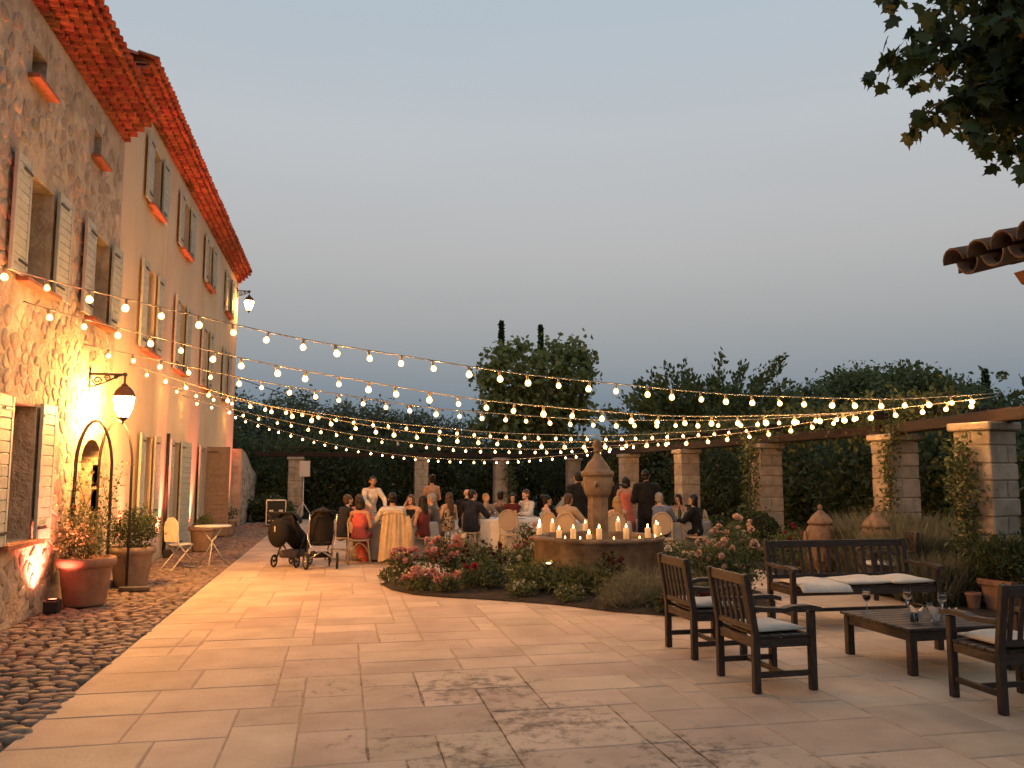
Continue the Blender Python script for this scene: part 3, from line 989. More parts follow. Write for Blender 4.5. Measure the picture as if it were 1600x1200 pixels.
def globe_mat():
    m = bpy.data.materials.new('bulb_glass'); m.use_nodes = True
    N, L = m.node_tree.nodes, m.node_tree.links
    N.remove(N['Principled BSDF'])
    e = N.new('ShaderNodeEmission'); e.inputs[0].default_value = (1.0, .60, .19, 1); e.inputs[1].default_value = 3.4
    tr = N.new('ShaderNodeBsdfTransparent'); tr.inputs[0].default_value = (.96, .93, .88, 1)
    a = N.new('ShaderNodeAddShader')
    L.new(e.outputs[0], a.inputs[0]); L.new(tr.outputs[0], a.inputs[1]); L.new(a.outputs[0], N['Material Output'].inputs[0])
    return m
DEAD = bulb_me.mesh('bulb', MT['glass'])
bulb_me = bulb_me.mesh('bulb', globe_mat())
core_me = MB().lathe([(.002, -.024), (.009, -.029), (.0125, -.038), (.009, -.047), (.002, -.052)], 6).mesh('filament', MT['bulb'])
sock_me = MB().lathe([(.012, .055), (.016, .05), (.017, .0), (.014, -.006)], 8).mesh('socket', MT['socket'])
for si, (A, B, sag, lab) in enumerate(STR):
    A, B = Vector(A), Vector(B)
    t0 = thing('string_light', A, lab, 'string light', 'strings of bulbs over the terrace')
    f = lambda t: A.lerp(B, t) - Vector((0, 0, 4 * sag * t * (1 - t) - .10 + .012 * math.sin(9 * t + 2 * si) + .006 * math.sin(31 * t + si)))
    L = sum((f(i / 60) - f((i + 1) / 60)).length for i in range(60))
    cb = MB().tube([f(i / 60) - A for i in range(61)], .0075, 5)
    cb.build('cable', MT['cable'], t0)
    hk = MB().tube([f(0) - A + Vector((-.035, 0, 0)), f(0) - A + Vector((.0, 0, .01)), f(0) - A + Vector((.012, 0, -.01))], .006, 6).build('hook', MT['iron'], t0)
    nbulb = int(L / .365)
    for k in range(nbulb):
        t = (k + .75 + random.uniform(-.10, .10)) / nbulb
        if t > .985: continue
        if si == 5 and k == 13: em = False
        else: em = True
        p = f(t) - A
        b = link('bulb', bulb_me if em else DEAD, t0, p - Vector((0, 0, .058)), (random.uniform(-.3, .3), random.uniform(-.3, .3), 0))
        b.scale = [random.uniform(.88, 1.1)] * 3
        link('socket', sock_me, b)
        if em: link('filament', core_me, b)

# thin black cable from the house corner towards the trees
A, B = Vector((XW, 29.9, 5.1)), Vector((9.2, 41, 3.6))
cb = MB().tube([A.lerp(B, i / 30) - Vector((0, 0, 2.2 * (i / 30) * (1 - i / 30))) - A for i in range(31)], .014, 5)
base_mesh('overhead_cable', A, cb, MT['rubber'], 'thin black cable slung from the ochre house corner to the trees', 'cable')

# ------------------------------------------------------------------ wall lanterns
def wall_lantern(loc, label, reach=.5, s=1.0, glow='lantern_glow'):
    t = thing('wall_lantern', loc, label, 'lantern', 'wall lanterns')
    b = MB()
    b.box((.012, 0, -.03), (.024, .05, .30), .006)
    b.ball((.012, 0, .13), (.02, .03, .03), 8, 6)
    b.ball((.012, 0, -.19), (.016, .025, .03), 8, 6)
    b.tube([(.01, 0, .06), (reach, 0, .06)], .019, 8)
    b.ball((reach, 0, .06), .035, 10, 8)
    def spiral(cx, cz, r, turns, a0, sgn):
        return [(cx + r * (1 - .75 * i / 22) * math.cos(a0 + sgn * turns * 2 * PI * i / 22), 0, cz + r * (1 - .75 * i / 22) * math.sin(a0 + sgn * turns * 2 * PI * i / 22)) for i in range(23)]
    b.tube(spiral(.12, -.03, .07, 1.6, PI, 1), .012, 6)
    b.tube(spiral(.255, .0, .048, 1.5, PI, -1), .010, 6)
    b.tube(spiral(.375, .022, .034, 1.5, 0, 1), .009, 6)
    b.tube([(.02, 0, -.13), (.10, 0, -.11), (.20, 0, -.075), (.30, 0, -.02), (.40, 0, .03), (.45, 0, .05)], .013, 6)
    b.build('bracket', MT['iron'], t)
    z = -.02
    c = MB()
    c.tube([(reach, 0, .04), (reach, 0, z - .06)], .016, 8)
    c.lathe([(.045, z - .09), (.05, z - .075), (.02, z - .05)], 8, (reach, 0, 0), smooth=False)
    c.lathe([(.155, z - .25), (.160, z - .235), (.125, z - .16), (.085, z - .115), (.04, z - .085)], 8, (reach, 0, 0), smooth=False)
    c.build('cap', MT['sill_iron'], t)
    g = MB()
    g.lathe([(.070, z - .55), (.125, z - .42), (.146, z - .30), (.148, z - .262)], 8, (reach, 0, 0), smooth=False)
    g.build('glass', MT[glow], t)
    r = MB()
    for k in range(8):
        a = 2 * PI * k / 8
        ca, sa = math.cos(a), math.sin(a)
        r.tube([(reach + .072 * ca, .072 * sa, z - .56), (reach + .128 * ca, .128 * sa, z - .42), (reach + .152 * ca, .152 * sa, z - .25)], .006, 5)
    r.lathe([(.02, z - .62), (.05, z - .59), (.078, z - .565), (.078, z - .552)], 8, (reach, 0, 0), smooth=False)
    r.ball((reach, 0, z - .64), .02, 8, 6)
    r.build('frame', MT['iron'], t)
    t.scale = (s, s, s)
    return t
MT['sill_iron'] = mat('rusty_lantern_iron', (.10, .04, .02), (.05, .02, .012), .6, 12, .2)
MT['lantern_far'] = emit_mat('lantern_glow_far', (1.0, .42, .11), 260.0)
wall_lantern((XW, 13.21, 3.15), 'large lit lantern on scrolled iron bracket above the arched door', .50)
wall_lantern((XW, 29.6, 8.02), 'lit lantern high at the far corner of the ochre house', .40, 1.05, 'lantern_far')

# ------------------------------------------------------------------ floor uplighters with coloured beams
MT['lens'] = emit_mat('uplight_lens', (1.0, .20, .10), 14.0)
def uplight(loc, label, power, col, tilt=(0, 0), cone=46, blend=.5):
    t = thing('uplight', loc, label, 'uplight', 'uplights along the facade')
    b = MB()
    b.box((0, 0, .085), (.17, .17, .15), .012)
    for sx in (-1, 1): b.box((sx * .06, 0, .006), (.03, .16, .012), .002)
    b.build('housing', MT['black_plastic'], t)
    l_ = MB().lathe([(.058, .161), (.060, .164), (.058, .168)], 16).build('lens', MT['lens'], t)
    MB().lathe([(.075, .158), (.078, .175), (.070, .178), (.062, .160)], 16).build('rim', MT['black_plastic'], t)
    ld = bpy.data.lights.new('uplight_beam', 'SPOT')
    ld.energy = power
    ld.color = col
    ld.spot_size = math.radians(cone)
    ld.spot_blend = blend
    ld.shadow_soft_size = .05
    lo = bpy.data.objects.new('uplight_beam', ld)
    COL.objects.link(lo)
    lo.parent = t
    lo.location = (0, 0, .19)
    lo.rotation_euler = (PI + math.radians(tilt[1]), math.radians(tilt[0]), 0)
    return t
RED = (1.0, .20, .10)
PINK_ = (1.0, .17, .11)
uplight((-3.47, 11.42, .02), 'black uplight box on the cobbles in front of the first terracotta pot', 1000, PINK_, (-9, 0), 110, 1.0)
uplight((-3.47, 18.42, .02), 'black uplight box on the cobbles before the drain pipe of the ochre house', 2600, PINK_, (-6, 0), 60, 1.0)
uplight((-3.46, 15.4, .02), 'black uplight box hidden behind the second terracotta pot', 1200, PINK_, (-4, 0), 46, 1.0)
uplight((-3.47, 22.1, .02), 'black uplight box beside the brown open shutter', 1900, PINK_, (-6, 0), 55, 1.0)
uplight((-3.48, 29.2, .02), 'farthest black uplight box near the ochre house corner', 2600, PINK_, (-7, 0), 50, 1.0)
uplight((-3.44, 8.6, .02), 'black uplight box at the left edge of the picture', 1500, PINK_, (-4, 0), 56, 1.0)

# ------------------------------------------------------------------ pots and trellises
def pot_shape(mb, r, h, n=28):
    mb.lathe([(r * .66, 0), (r * .70, .02), (r * .88, h * .78), (r * .9, h * .80), (r * 1.0, h * .83), (r * 1.03, h * .90), (r * 1.0, h * .985), (r * .96, h), (r * .88, h), (r * .86, h * .90), (0.01, h * .89)], n)
    return mb
def potted(name, loc, r, h, label, pm, leaves, size, lm, ch, cr, tm='leaf', stems=5, per=34, blooms=None, squash=.9):
    t = thing(name, loc, label, 'potted plant', 'potted plants')
    pot_shape(MB(), r, h).build('pot', MT[pm], t)
    MB().lathe([(r * .86, h * .90), (r * .5, h * .93), (.01, h * .94)], 16).build('soil', MT['soil'], t)
    p, cc = clumps(RNG, (0, 0, h + ch * .5), (cr, cr, ch * .55), max(6, leaves // per), per, cr * .22, .25, squash)
    p = p[p[:, 2] > h * .9]
    link('foliage', leaf_mesh('foliage', p, size, MT[lm], tm, up=.3), t)
    st = MB()
    for k in range(stems):
        q = cc[k % len(cc)]
        st.tube([(random.uniform(-.05, .05), random.uniform(-.05, .05), h * .9), (q[0] * .5, q[1] * .5, (h + q[2]) / 2), tuple(q)], [.009, .007, .004], 5)
    st.build('stems', MT['bark'], t, kind='stuff')
    if blooms:
        for k in range(blooms[0]):
            q = p[RNG.integers(len(p))]
            link('bloom', blooms[1], t, q)
    return t

petal = lambda c, c2: mat('petal', c, c2, .7, 20, .2, rnd=.18)
def bloom_mesh(name, m, r=.045, n=14, rs=random.Random(3)):
    """a loose rosette of petals"""
    mb = MB()
    for k in range(n):
        ring = k / n
        a = k * 2.4
        tilt = .25 + 1.15 * (1 - ring)
        w = r * (.55 + .35 * (1 - ring))
        M = Matrix.Rotation(a, 4, 'Z') @ Matrix.Rotation(-tilt, 4, 'Y')
        mb.add([(0, 0, 0), (w * .55, -w * .55, w * .12), (w * 1.25, -w * .30, w * .05), (w * 1.35, w * .30, w * .05), (w * .55, w * .55, w * .12)], [(0, 1, 2, 3, 4)], 0, True, M)
    return mb.mesh(name, m)
BL = {'pink': bloom_mesh('bloom', petal((.70, .36, .29), (.54, .24, .19))), 'white': bloom_mesh('bloom', petal((.72, .64, .50), (.58, .50, .38))),
      'red': bloom_mesh('bloom', petal((.40, .035, .04), (.24, .02, .025))), 'dark': bloom_mesh('bloom', petal((.17, .025, .035), (.09, .014, .02))),
      'peach': bloom_mesh('bloom', petal((.68, .47, .36), (.54, .34, .26)))}

potted('potted_shrub', (-3.28, 12.05, .02), .36, .62, 'large terracotta pot with loose leafy shrub, nearest along the facade', 'terracotta', 1500, .05, 'leaf_mid', .62, .36, blooms=(5, BL['red']))
potted('potted_shrub', (-3.15, 13.95, .02), .34, .60, 'big weathered pot with dense dark shrub, second along the facade', 'pot_grey', 2400, .045, 'leaf_dark', .55, .36)
potted('potted_plant', (-3.02, 20.0, .02), .33, .55, 'terracotta tub behind the round bistro table', 'pot_grey', 500, .05, 'leaf_mid', .2, .26)
potted('potted_flowers', (-3.15, 24.9, .02), .27, .46, 'small pot of red flowers beyond the bistro table', 'pot_grey', 500, .05, 'leaf_dark', .3, .26, blooms=(12, BL['red']))

def trellis(loc, w, h, label):
    t = thing('arch_trellis', loc, label, 'trellis', 'arched iron trellises', .12)
    for off in (-.07, .07):
        pts = [(-w / 2, 0, 0), (-w / 2, 0, h * .45), (-w / 2 * .98, 0, h * .66)]
        for k in range(1, 14):
            a = PI - PI * k / 14
            pts.append((w / 2 * math.cos(a), 0, h * .70 + h * .30 * math.sin(a)))
        pts += [(w / 2 * .98, 0, h * .66), (w / 2, 0, h * .45), (w / 2, 0, 0)]
        MB().tube([(p[0], p[1] + off, p[2]) for p in pts], .012, 6).build('hoop', MT['iron'], t)
    for zz in (.85, 1.5):
        for sx in (-1, 1): MB().tube([(sx * w / 2, -.07, zz), (sx * w / 2, .07, zz)], .008, 5).build('spacer', MT['iron'], t)
    # climber
    p = []
    for k in range(3):
        a0 = random.uniform(0, 6)
        for i in range(60):
            z = .55 + i / 60 * random.uniform(1.0, 1.5)
            a = a0 + z * 1.6
            p.append((w / 2 * math.cos(a) + random.uniform(-.06, .06), w / 2 * math.sin(a) + random.uniform(-.06, .06), z))
    link('climber', leaf_mesh('climber', np.array(p), .055, MT['leaf_mid'], 'leaf'), t)
    vine = MB()
    for k in range(2):
        a0 = k * 2.5
        vine.tube([(w / 2 * .95 * math.cos(a0 + z * 1.6), w / 2 * .95 * math.sin(a0 + z * 1.6), z) for z in [.1 + i * .15 for i in range(12)]], .005, 5)
    vine.build('stems', MT['bark'], t, kind='stuff')
    return t
trellis((-3.36, 12.45, .02), .46, 2.45, 'tall iron arch trellis behind the first terracotta pot')
trellis((-3.34, 13.50, .02), .46, 2.52, 'tall iron arch trellis between the two big pots, in front of the door')
blk = MB().box((0, 0, .03), (.42, .14, .06), .01)
base_mesh('trellis_foot', (-2.96, 13.35, .02), blk, MT['bark'], 'low dark timber block lying on the cobbles by the second pot', 'timber block')

# ------------------------------------------------------------------ folding bistro chair and round table
t = thing('folding_chair', (-2.85, 16.25, .015), 'cream folding bistro chair beside the facade, lit yellow', 'chair', rz=-.75)
bk = MB()
poly = [(.16 * math.cos(a) if abs(math.cos(a)) < .99 else .16 * math.cos(a), .62 + .30 * math.sin(a)) for a in [PI * k / 12 for k in range(13)]]
poly = [(.20 * math.cos(PI * k / 14), .74 + .20 * math.sin(PI * k / 14)) for k in range(15)] + [(-.17, .50), (.17, .50)]
bk.prism(poly, -.215, -.20, 'y')
bk.build('backrest', MT['white_paint'], t)
MB().lathe([(.19, .435), (.205, .44), (.205, .455), (.19, .46)], 20, sx=1, sy=1.0).build('seat', MT['white_paint'], t)
for s_ in (-1, 1):
    MB().tube([(s_ * .17, -.21, .86), (s_ * .17, -.16, .46), (s_ * .18, .26, .0)], .011, 6).build('leg', MT['white_paint'], t)
    MB().tube([(s_ * .15, .15, .45), (s_ * .155, -.30, .0)], .011, 6).build('leg', MT['white_paint'], t)
MB().tube([(-.18, .235, .03), (.18, .235, .03)], .009, 6).build('stretcher', MT['white_paint'], t)
MB().tube([(-.155, -.28, .03), (.155, -.28, .03)], .009, 6).build('stretcher', MT['white_paint'], t)
t = thing('bistro_table', (-2.42, 17.1, .015), 'small round cream bistro table beside the folding chair', 'table')
MB().lathe([(.30, .70), (.345, .705), (.35, .72), (.345, .735), (.0, .737)], 28).build('table_top', MT['white_paint'], t)
for k in range(3):
    a = 2 * PI * k / 3 + .5
    MB().tube([(.22 * math.cos(a + PI), .22 * math.sin(a + PI), .70), (.02 * math.cos(a), .02 * math.sin(a), .38), (.27 * math.cos(a), .27 * math.sin(a), .0)], .011, 6).build('leg', MT['white_paint'], t)
# ------------------------------------------------------------------ pergola: stone pillars and timber beams
PIL = [(8.72, 9.95, 'rosy stone pergola pillar nearest the camera, at the right edge'), (9.62, 13.1, 'stone pergola pillar wrapped in a vine behind the lidded urns'),
       (9.62, 17.7, 'stone pergola pillar behind the clipped box balls'), (9.62, 22.2, 'stone pergola pillar behind the seated guests on the right'),
       (9.7, 27.3, 'stone pergola pillar just right of the fountain top'), (6.57, 34.5, 'ivy clad stone pillar behind the white tablecloth table'),
       (3.23, 34.5, 'pale stone pergola pillar behind the standing guests'), (-1.8, 34.5, 'leftmost stone pergola pillar beside the loudspeaker'), (9.75, 34.5, 'far corner stone pergola pillar hidden by the fountain')]
PH = 2.32
rp = random.Random(5)
for (px, py, lab) in PIL:
    rz = rp.uniform(-.03, .03) + (.22 if py < 12 else 0)
    t = thing('stone_pillar', (px, py, 0), lab, 'pillar', 'stone pillars of the pergola', rz)
    MB().box((0, 0, PH / 2), (.50, .50, PH), 0).build('core', MT['mortar'], t)
    z = 0
    k = 0
    while z < PH - .05:
        h = min(rp.uniform(.22, .33), PH - z)
        if PH - z - h < .12: h = PH - z
        sp = rp.uniform(-.08, .08)
        W = .56
        # two blocks per course, alternating direction
        if k % 2:
            parts = [((-W / 2 + sp) / 2, 0, W / 2 + sp, W), ((W / 2 + sp) / 2, 0, W / 2 - sp, W)]
        else:
            parts = [(0, (-W / 2 + sp) / 2, W, W / 2 + sp), (0, (W / 2 + sp) / 2, W, W / 2 - sp)]
        for (cx, cy, sx, sy) in parts:
            e = rp.uniform(-.010, .010)
            MB().box((cx, cy, z + h / 2), (sx - .012 + e, sy - .012 + e, h - .012), .014).build('block', MT['dressed'], t)
        z += h
        k += 1
    MB().box((0, 0, PH + .06), (.66, .66, .11), .018).build('cap', MT['capstone'], t)

def beam(a, b, lab, z=PH + .12, w=.20, h=.18, ext=.45):
    a, b = Vector((*a, z + h / 2)), Vector((*b, z + h / 2))
    d = (b - a).normalized()
    a2, b2 = a - d * ext, b + d * ext
    mb = MB().bar((0, 0, 0), b2 - a2, h, w, .015)
    return base_mesh('pergola_beam', a2, mb, MT['beam'], lab, 'beam', 'timber beams of the pergola')
beam((8.5, 8.0), (9.62, 13.1), 'red brown timber beam over the two nearest pergola pillars', ext=.7)
beam((9.62, 13.4), (9.62, 22.2), 'long timber beam over the right hand pergola pillars', z=PH + .123, ext=.05)
beam((9.62, 22.4), (9.75, 34.5), 'timber beam running to the far pergola corner', z=PH + .121, ext=.1)
beam((-3.2, 34.5), (9.4, 34.5), 'dark timber beam across the back of the terrace', z=PH + .126, ext=.2)
# outer row: beams and rafters carrying vines
for k in range(18):
    y = 12.0 + k * 1.25
    mb = MB().bar((-.35, 0, 0), (2.6, 0, .0), .14, .09, .01)
    base_mesh('pergola_rafter', (9.62, y, PH + .46), mb, MT['beam'], '%s cross rafter of the right hand pergola, counted from the front' % ORD[k], 'rafter', 'rafters of the pergola')
for k in range(11):
    x = -2.8 + k * 1.2
    mb = MB().bar((0, -.35, 0), (0, 2.4, .0), .14, .09, .01)
    base_mesh('pergola_rafter', (x, 34.5, PH + .46), mb, MT['beam'], '%s cross rafter of the back pergola, counted from the left' % ORD[k], 'rafter', 'rafters of the pergola')

# ------------------------------------------------------------------ trees and shrubs
rt = np.random.default_rng(21)
def tree(name, loc, label, trunk_h, trunk_r, cc, rad, nc, per, cr, size, lm, tm='leaf', group=None, limbs=8, squash=.8, inner=.4, lobes=None, core=False):
    t = thing(name, loc, label, 'tree', group)
    P = []
    C = []
    for (c_, r_, f_) in (lobes or [(cc, rad, 1.0)]):
        p, q = clumps(rt, c_, r_, int(nc * f_), per, cr, inner, squash)
        P.append(p); C.append(q)
    P, C = np.concatenate(P), np.concatenate(C)
    P = P[P[:, 2] > .05]
    link('crown', leaf_mesh('crown', P, size, MT[lm], tm, rt), t)
    tb = MB()
    x0 = rt.uniform(-.15, .15)
    top = np.array(cc) * np.array([.3, .3, 1.0])
    pts = [(0, 0, -.05), (x0 * .4, 0, trunk_h * .4), (x0, x0 * .5, trunk_h)]
    tb.tube(pts, [trunk_r * 1.25, trunk_r, trunk_r * .8], 10)
    tb.build('trunk', MT['bark'], t)
    lb = MB()
    sel = C[rt.permutation(len(C))[:limbs]]
    for q in sel:
        a = np.array([x0, x0 * .5, trunk_h * .92])
        m_ = a * .5 + q * .5 + rt.normal(size=3) * .15
        m_[2] -= .1 * abs(q[2] - a[2])
        lb.tube([tuple(a), tuple(m_), tuple(q)], [trunk_r * .5, trunk_r * .3, trunk_r * .10], 6)
    lb.build('limbs', MT['bark'], t, kind='stuff')
    return t

tree('plane_tree', (9.9, 40.8, 0), 'broad plane tree standing alone behind the tables, below two cypresses', 2.9, .24, (0, 0, 5.3), (2.9, 2.6, 2.9), 330, 24, .33, .24, 'leaf_plane', 'plane',
     lobes=[((-1.5, 0, 6.6), (1.5, 1.5, 1.9), .24), ((1.5, 0, 6.8), (1.15, 1.2, 1.9), .22), ((.1, 0, 5.6), (1.5, 1.3, 1.3), .14), ((-1.5, 0, 4.6), (2.0, 1.8, 1.4), .24), ((.9, 0, 4.4), (1.8, 1.5, 1.0), .14), ((-.5, 0, 6.0), (3.0, 2.2, 2.6), .14)], limbs=26, inner=.62)
for (x, y, h, lab) in ((14.1, 73.7, 15.6, 'tall thin cypress tip left of the plane tree crown'), (17.65, 73, 15.2, 'tall thin cypress tip rising in the middle of the plane tree crown'), (45.9, 51.9, 9.2, 'small cypress tip beside the far right pergola beam')):
    t = thing('cypress_tree', (x, y, 0), lab, 'tree', 'distant cypress trees')
    z = rt.random(9000) ** .8 * h
    w = .95 * (np.sin(np.clip(z / h, 0, 1) * PI * .82 + .5) ** .7).clip(.02) * (.8 + .2 * np.sin(z * 2.3 + x))
    w = np.where(z / h > .6, .30 + .65 * (1 - z / h) / .4 * .9, .9) * (.75 + .25 * np.sin(z * 3.1 + x))
    a = rt.random(9000) * 2 * PI
    r_ = np.sqrt(rt.random(9000)) * w * .30
    p = np.stack([r_ * np.cos(a), r_ * np.sin(a), z], 1)
    link('crown', leaf_mesh('crown', p, .28, MT['leaf_dark'], 'leaf', rt, up=1.6), t)
    MB().tube([(0, 0, 0), (0, 0, h * .92)], [.16, .03], 6).build('trunk', MT['bark'], t)

# branchy pine-like tree on the right: sprays pointing outwards
t = thing('fig_tree', (14.63, 31.7, 0), 'spreading branchy tree right of the fountain with upright sprays', 'tree')
P, D_ = [], []
lb = MB()
lb.tube([(0, 0, 0), (.1, 0, 1.3), (.0, .1, 2.6)], [.24, .2, .15], 9)
for k in range(110):
    a = rt.uniform(0, 2 * PI); el = rt.uniform(-.05, 1.25)
    L = rt.uniform(3.3, 5.3) * (1.0 - .22 * el / 1.25)
    d = np.array([math.cos(a) * math.cos(el), math.sin(a) * math.cos(el), math.sin(el) * .9])
    st = np.array([0, 0, 2.4 + rt.uniform(-.7, .6)])
    en = st + d * L + np.array([0, 0, .3])
    mid = st + d * L * .5 + np.array([0, 0, -.15])
    if k % 2 == 0: lb.tube([tuple(st), tuple(mid), tuple(en)], [.06, .035, .012], 5)
    for i in range(230):
        s = rt.uniform(.25, 1.05)
        c = st * (1 - s) ** 2 + 2 * mid * s * (1 - s) + en * s * s
        P.append(c + rt.normal(size=3) * (.22 - .10 * s)); D_.append(d + np.array([0, 0, .5]))
P = np.array(P)
link('crown', leaf_mesh('crown', P, .205, MT['leaf_fig'], 'leaf', rt, dirs=np.array(D_), jit=.6), t)
lb.build('trunk', MT['bark'], t)
tree('dome_tree', (24.6, 33.7, 0), 'large rounded feathery tree at the far right', 1.8, .32, (0, 0, 3.9), (4.7, 3.8, 2.65), 820, 60, .36, .23, 'leaf_mid', 'leaf', 'rounded trees on the right', limbs=14)
tree('dome_tree', (21.0, 35.8, 0), 'smaller pale rounded tree left of the large feathery tree', 1.5, .25, (0, 0, 3.0), (3.3, 2.8, 2.5), 420, 58, .34, .21, 'leaf_mid', 'leaf', 'rounded trees on the right', limbs=10)
tree('dome_tree', (31.0, 32.0, 0), 'rounded dark tree beyond the pergola at the right edge', 1.5, .25, (0, 0, 2.8), (2.8, 2.4, 2.6), 150, 50, .36, .2, 'leaf_dark', 'leaf', 'rounded trees on the right', limbs=8)
HL = [(-7.4, 52.0, 6.9, 3.1), (-4.4, 50.0, 6.7, 2.9), (-1.9, 47.4, 6.3, 2.7), (.9, 47.6, 5.9, 2.7), (3.6, 47.3, 5.5, 2.5), (6.2, 48.2, 4.9, 2.4), (-10.8, 53, 7.0, 3.3)]
HN = ['second', 'third', 'fourth', 'fifth', 'sixth', 'seventh', 'first']
for (x, y, h, r), od in zip(HL, HN):
    tree('olive_tree', (x, y, 0), '%s grey green tree of the back row, counted from the house' % od, 1.5, .22, (0, 0, h * .56), (r, r * .8, h * .42), 150, 55, .40, .20, 'leaf_olive', 'leaf', 'grey green trees in the back row', limbs=8)

# oleander hedge bushes closing the view behind the pergola
oc = 0
def bush(name, loc, label, rad, nc, per, cr, size, lm, cat='shrub', group=None, blooms=None, tm='leaf', zc=None, up=.3):
    t = thing(name, loc, label, cat, group)
    p, cc = clumps(rt, (0, 0, rad[2] * .95 if zc is None else zc), rad, nc, per, cr, .3, .85)
    p = p[p[:, 2] > .02]
    link('foliage', leaf_mesh('foliage', p, size, MT[lm], tm, rt, up=up), t)
    st = MB()
    for q in cc[:7]:
        st.tube([(q[0] * .15, q[1] * .15, -.02), (q[0] * .5, q[1] * .5, max(.05, q[2] * .5)), tuple(q)], [.02 * rad[2], .014 * rad[2], .005], 5)
    st.build('stems', MT['bark'], t, kind='stuff')
    if blooms:
        o_ = p[rt.permutation(len(p))]
        for q in o_[:blooms[0]]:
            b = link('bloom', blooms[1], t, q, (rt.uniform(-.7, .7), rt.uniform(-.7, .7), 0))
            s = rt.uniform(.7, 1.2) * (blooms[2] if len(blooms) > 2 else 1)
            b.scale = (s, s, s)
    return t
HB = [(-4.6, 37.2), (-2.7, 38.2), (-.6, 37.4), (1.4, 38.4), (3.6, 37.8), (5.6, 38.6), (7.8, 37.9), (10.2, 37.5), (12.0, 36.0)]
for k, (x, y) in enumerate(HB):
    bush('oleander_bush', (x, y, 0), '%s dark flowering bush behind the back pergola, counted from the left' % ORD[k], (1.75, 1.2, 1.75), 95, 55, .28, .17, 'leaf_dark', group='dark bushes behind the back pergola', blooms=(9, BL['white'], 2.0), tm='narrow' if k % 2 else 'leaf')
HR = [(12.6, 33.2), (12.9, 30.6), (12.7, 28.0), (12.9, 25.4), (12.7, 22.8), (12.9, 20.2), (12.7, 17.6), (12.9, 15.2), (12.8, 12.8), (12.9, 10.5)]
for k, (x, y) in enumerate(HR):
    bush('hedge_bush', (x, y, 0), '%s dark hedge bush behind the right hand pergola, counted from the back' % ORD[k], (1.5, 1.75, 1.5), 110, 60, .26, .15, 'leaf_dark', group='dark bushes behind the right hand pergola', blooms=(4, BL['white'], 1.8))
for k, (x, y, h) in enumerate([(16.5, 27, 1.9), (17, 23, 1.9), (17, 19, 2.0), (17, 15, 1.9), (16, 11.5, 1.8)]):
    bush('hedge_bush', (x, y, 0), '%s tall bush of the outer hedge on the right, counted from the back' % ORD[k], (2.0, 2.3, h), 90, 55, .36, .20, 'leaf_dark', group='tall bushes of the outer hedge')
# dark bushes in the corner past the house
for k, (x, y, r, h, lab) in enumerate([(-3.2, 35.9, 1.1, 1.15, 'leafy bush in the corner past the ochre house'), (-5.9, 38.5, 2.0, 2.6, 'tall dark bush at the left end behind the garden wall'), (-2.6, 32.6, .75, .42, 'low spreading plant at the foot of the garden wall')]):
    bush('corner_bush', (x, y, 0), lab, (r, r, h), 80, 55, r * .17, .15, 'leaf_dark', blooms=(6, BL['white'], 1.6) if k != 1 else None)

for k, (x, y) in enumerate([(-8.5, 43), (-5.2, 44), (-2.0, 43), (1.2, 44), (4.4, 43.2), (7.4, 44), (12.5, 43.5), (15.5, 40), (18, 37)]):
    bush('far_bush', (x, y, 0), '%s large bush of the far dark hedge, counted from the left' % ORD[k], (2.2, 1.4, 1.7), 110, 50, .36, .26, 'leaf_dark', group='large bushes of the far hedge')
# vines on pillars
def vine(name, base, label, path, n, spread, size, lm):
    t = thing(name, base, label, 'vine', 'vines climbing the pergola pillars')
    path = [np.array(p) for p in path]
    P = []
    for i in range(n):
        u = rt.random() * (len(path) - 1)
        k = int(u); f = u - k
        P.append(path[k] * (1 - f) + path[k + 1] * f + rt.normal(size=3) * spread)
    link('foliage', leaf_mesh('foliage', np.array(P), size, MT[lm], 'leaf', rt), t)
    MB().tube([tuple(p) for p in path], [.02] * len(path), 6).build('stem', MT['bark'], t)
    return t
vine('climbing_vine', (8.36, 9.86, 0), 'bushy vine on the left side of the nearest pergola pillar', [(0, 0, .3), (-.05, .05, 1.0), (-.12, .0, 1.6), (-.1, .02, 2.1)], 1300, .11, .075, 'leaf_mid')
vine('climbing_vine', (9.28, 12.86, 0), 'dark vine on the corner of the pillar behind the urns', [(0, 0, .5), (.03, -.02, 1.4), (.0, .0, 2.0), (.1, -.1, 2.5)], 800, .075, .07, 'leaf_mid')
vine('climbing_vine', (9.22, 17.55, 0), 'leafy vine hanging on the left of the pillar behind the box balls', [(0, 0, .3), (-.1, 0, 1.2), (-.05, 0, 2.0), (.0, 0, 2.5)], 900, .13, .08, 'leaf_mid')
vine('climbing_vine', (6.9, 34.15, 0), 'ivy on the right side of the back pillar behind the tables', [(0, 0, .3), (.05, 0, 1.2), (-.1, 0, 2.2)], 600, .14, .10, 'leaf_mid')
vine('climbing_vine', (9.75, 20.0, 2.72), 'vine trailing along the top of the right hand pergola', [(-.1, -8.5, 0), (.1, -4, .05), (.2, -1, .05), (.3, 3, .1), (.2, 9, 0)], 9000, .20, .11, 'leaf_mid')
vine('climbing_vine', (2.5, 35.0, 2.8), 'vine trailing along the top of the back pergola', [(-5.3, 0, 0), (-2, .3, .1), (1, .2, .05), (5, .3, .1), (7, .2, 0)], 3000, .25, .13, 'leaf_dark')

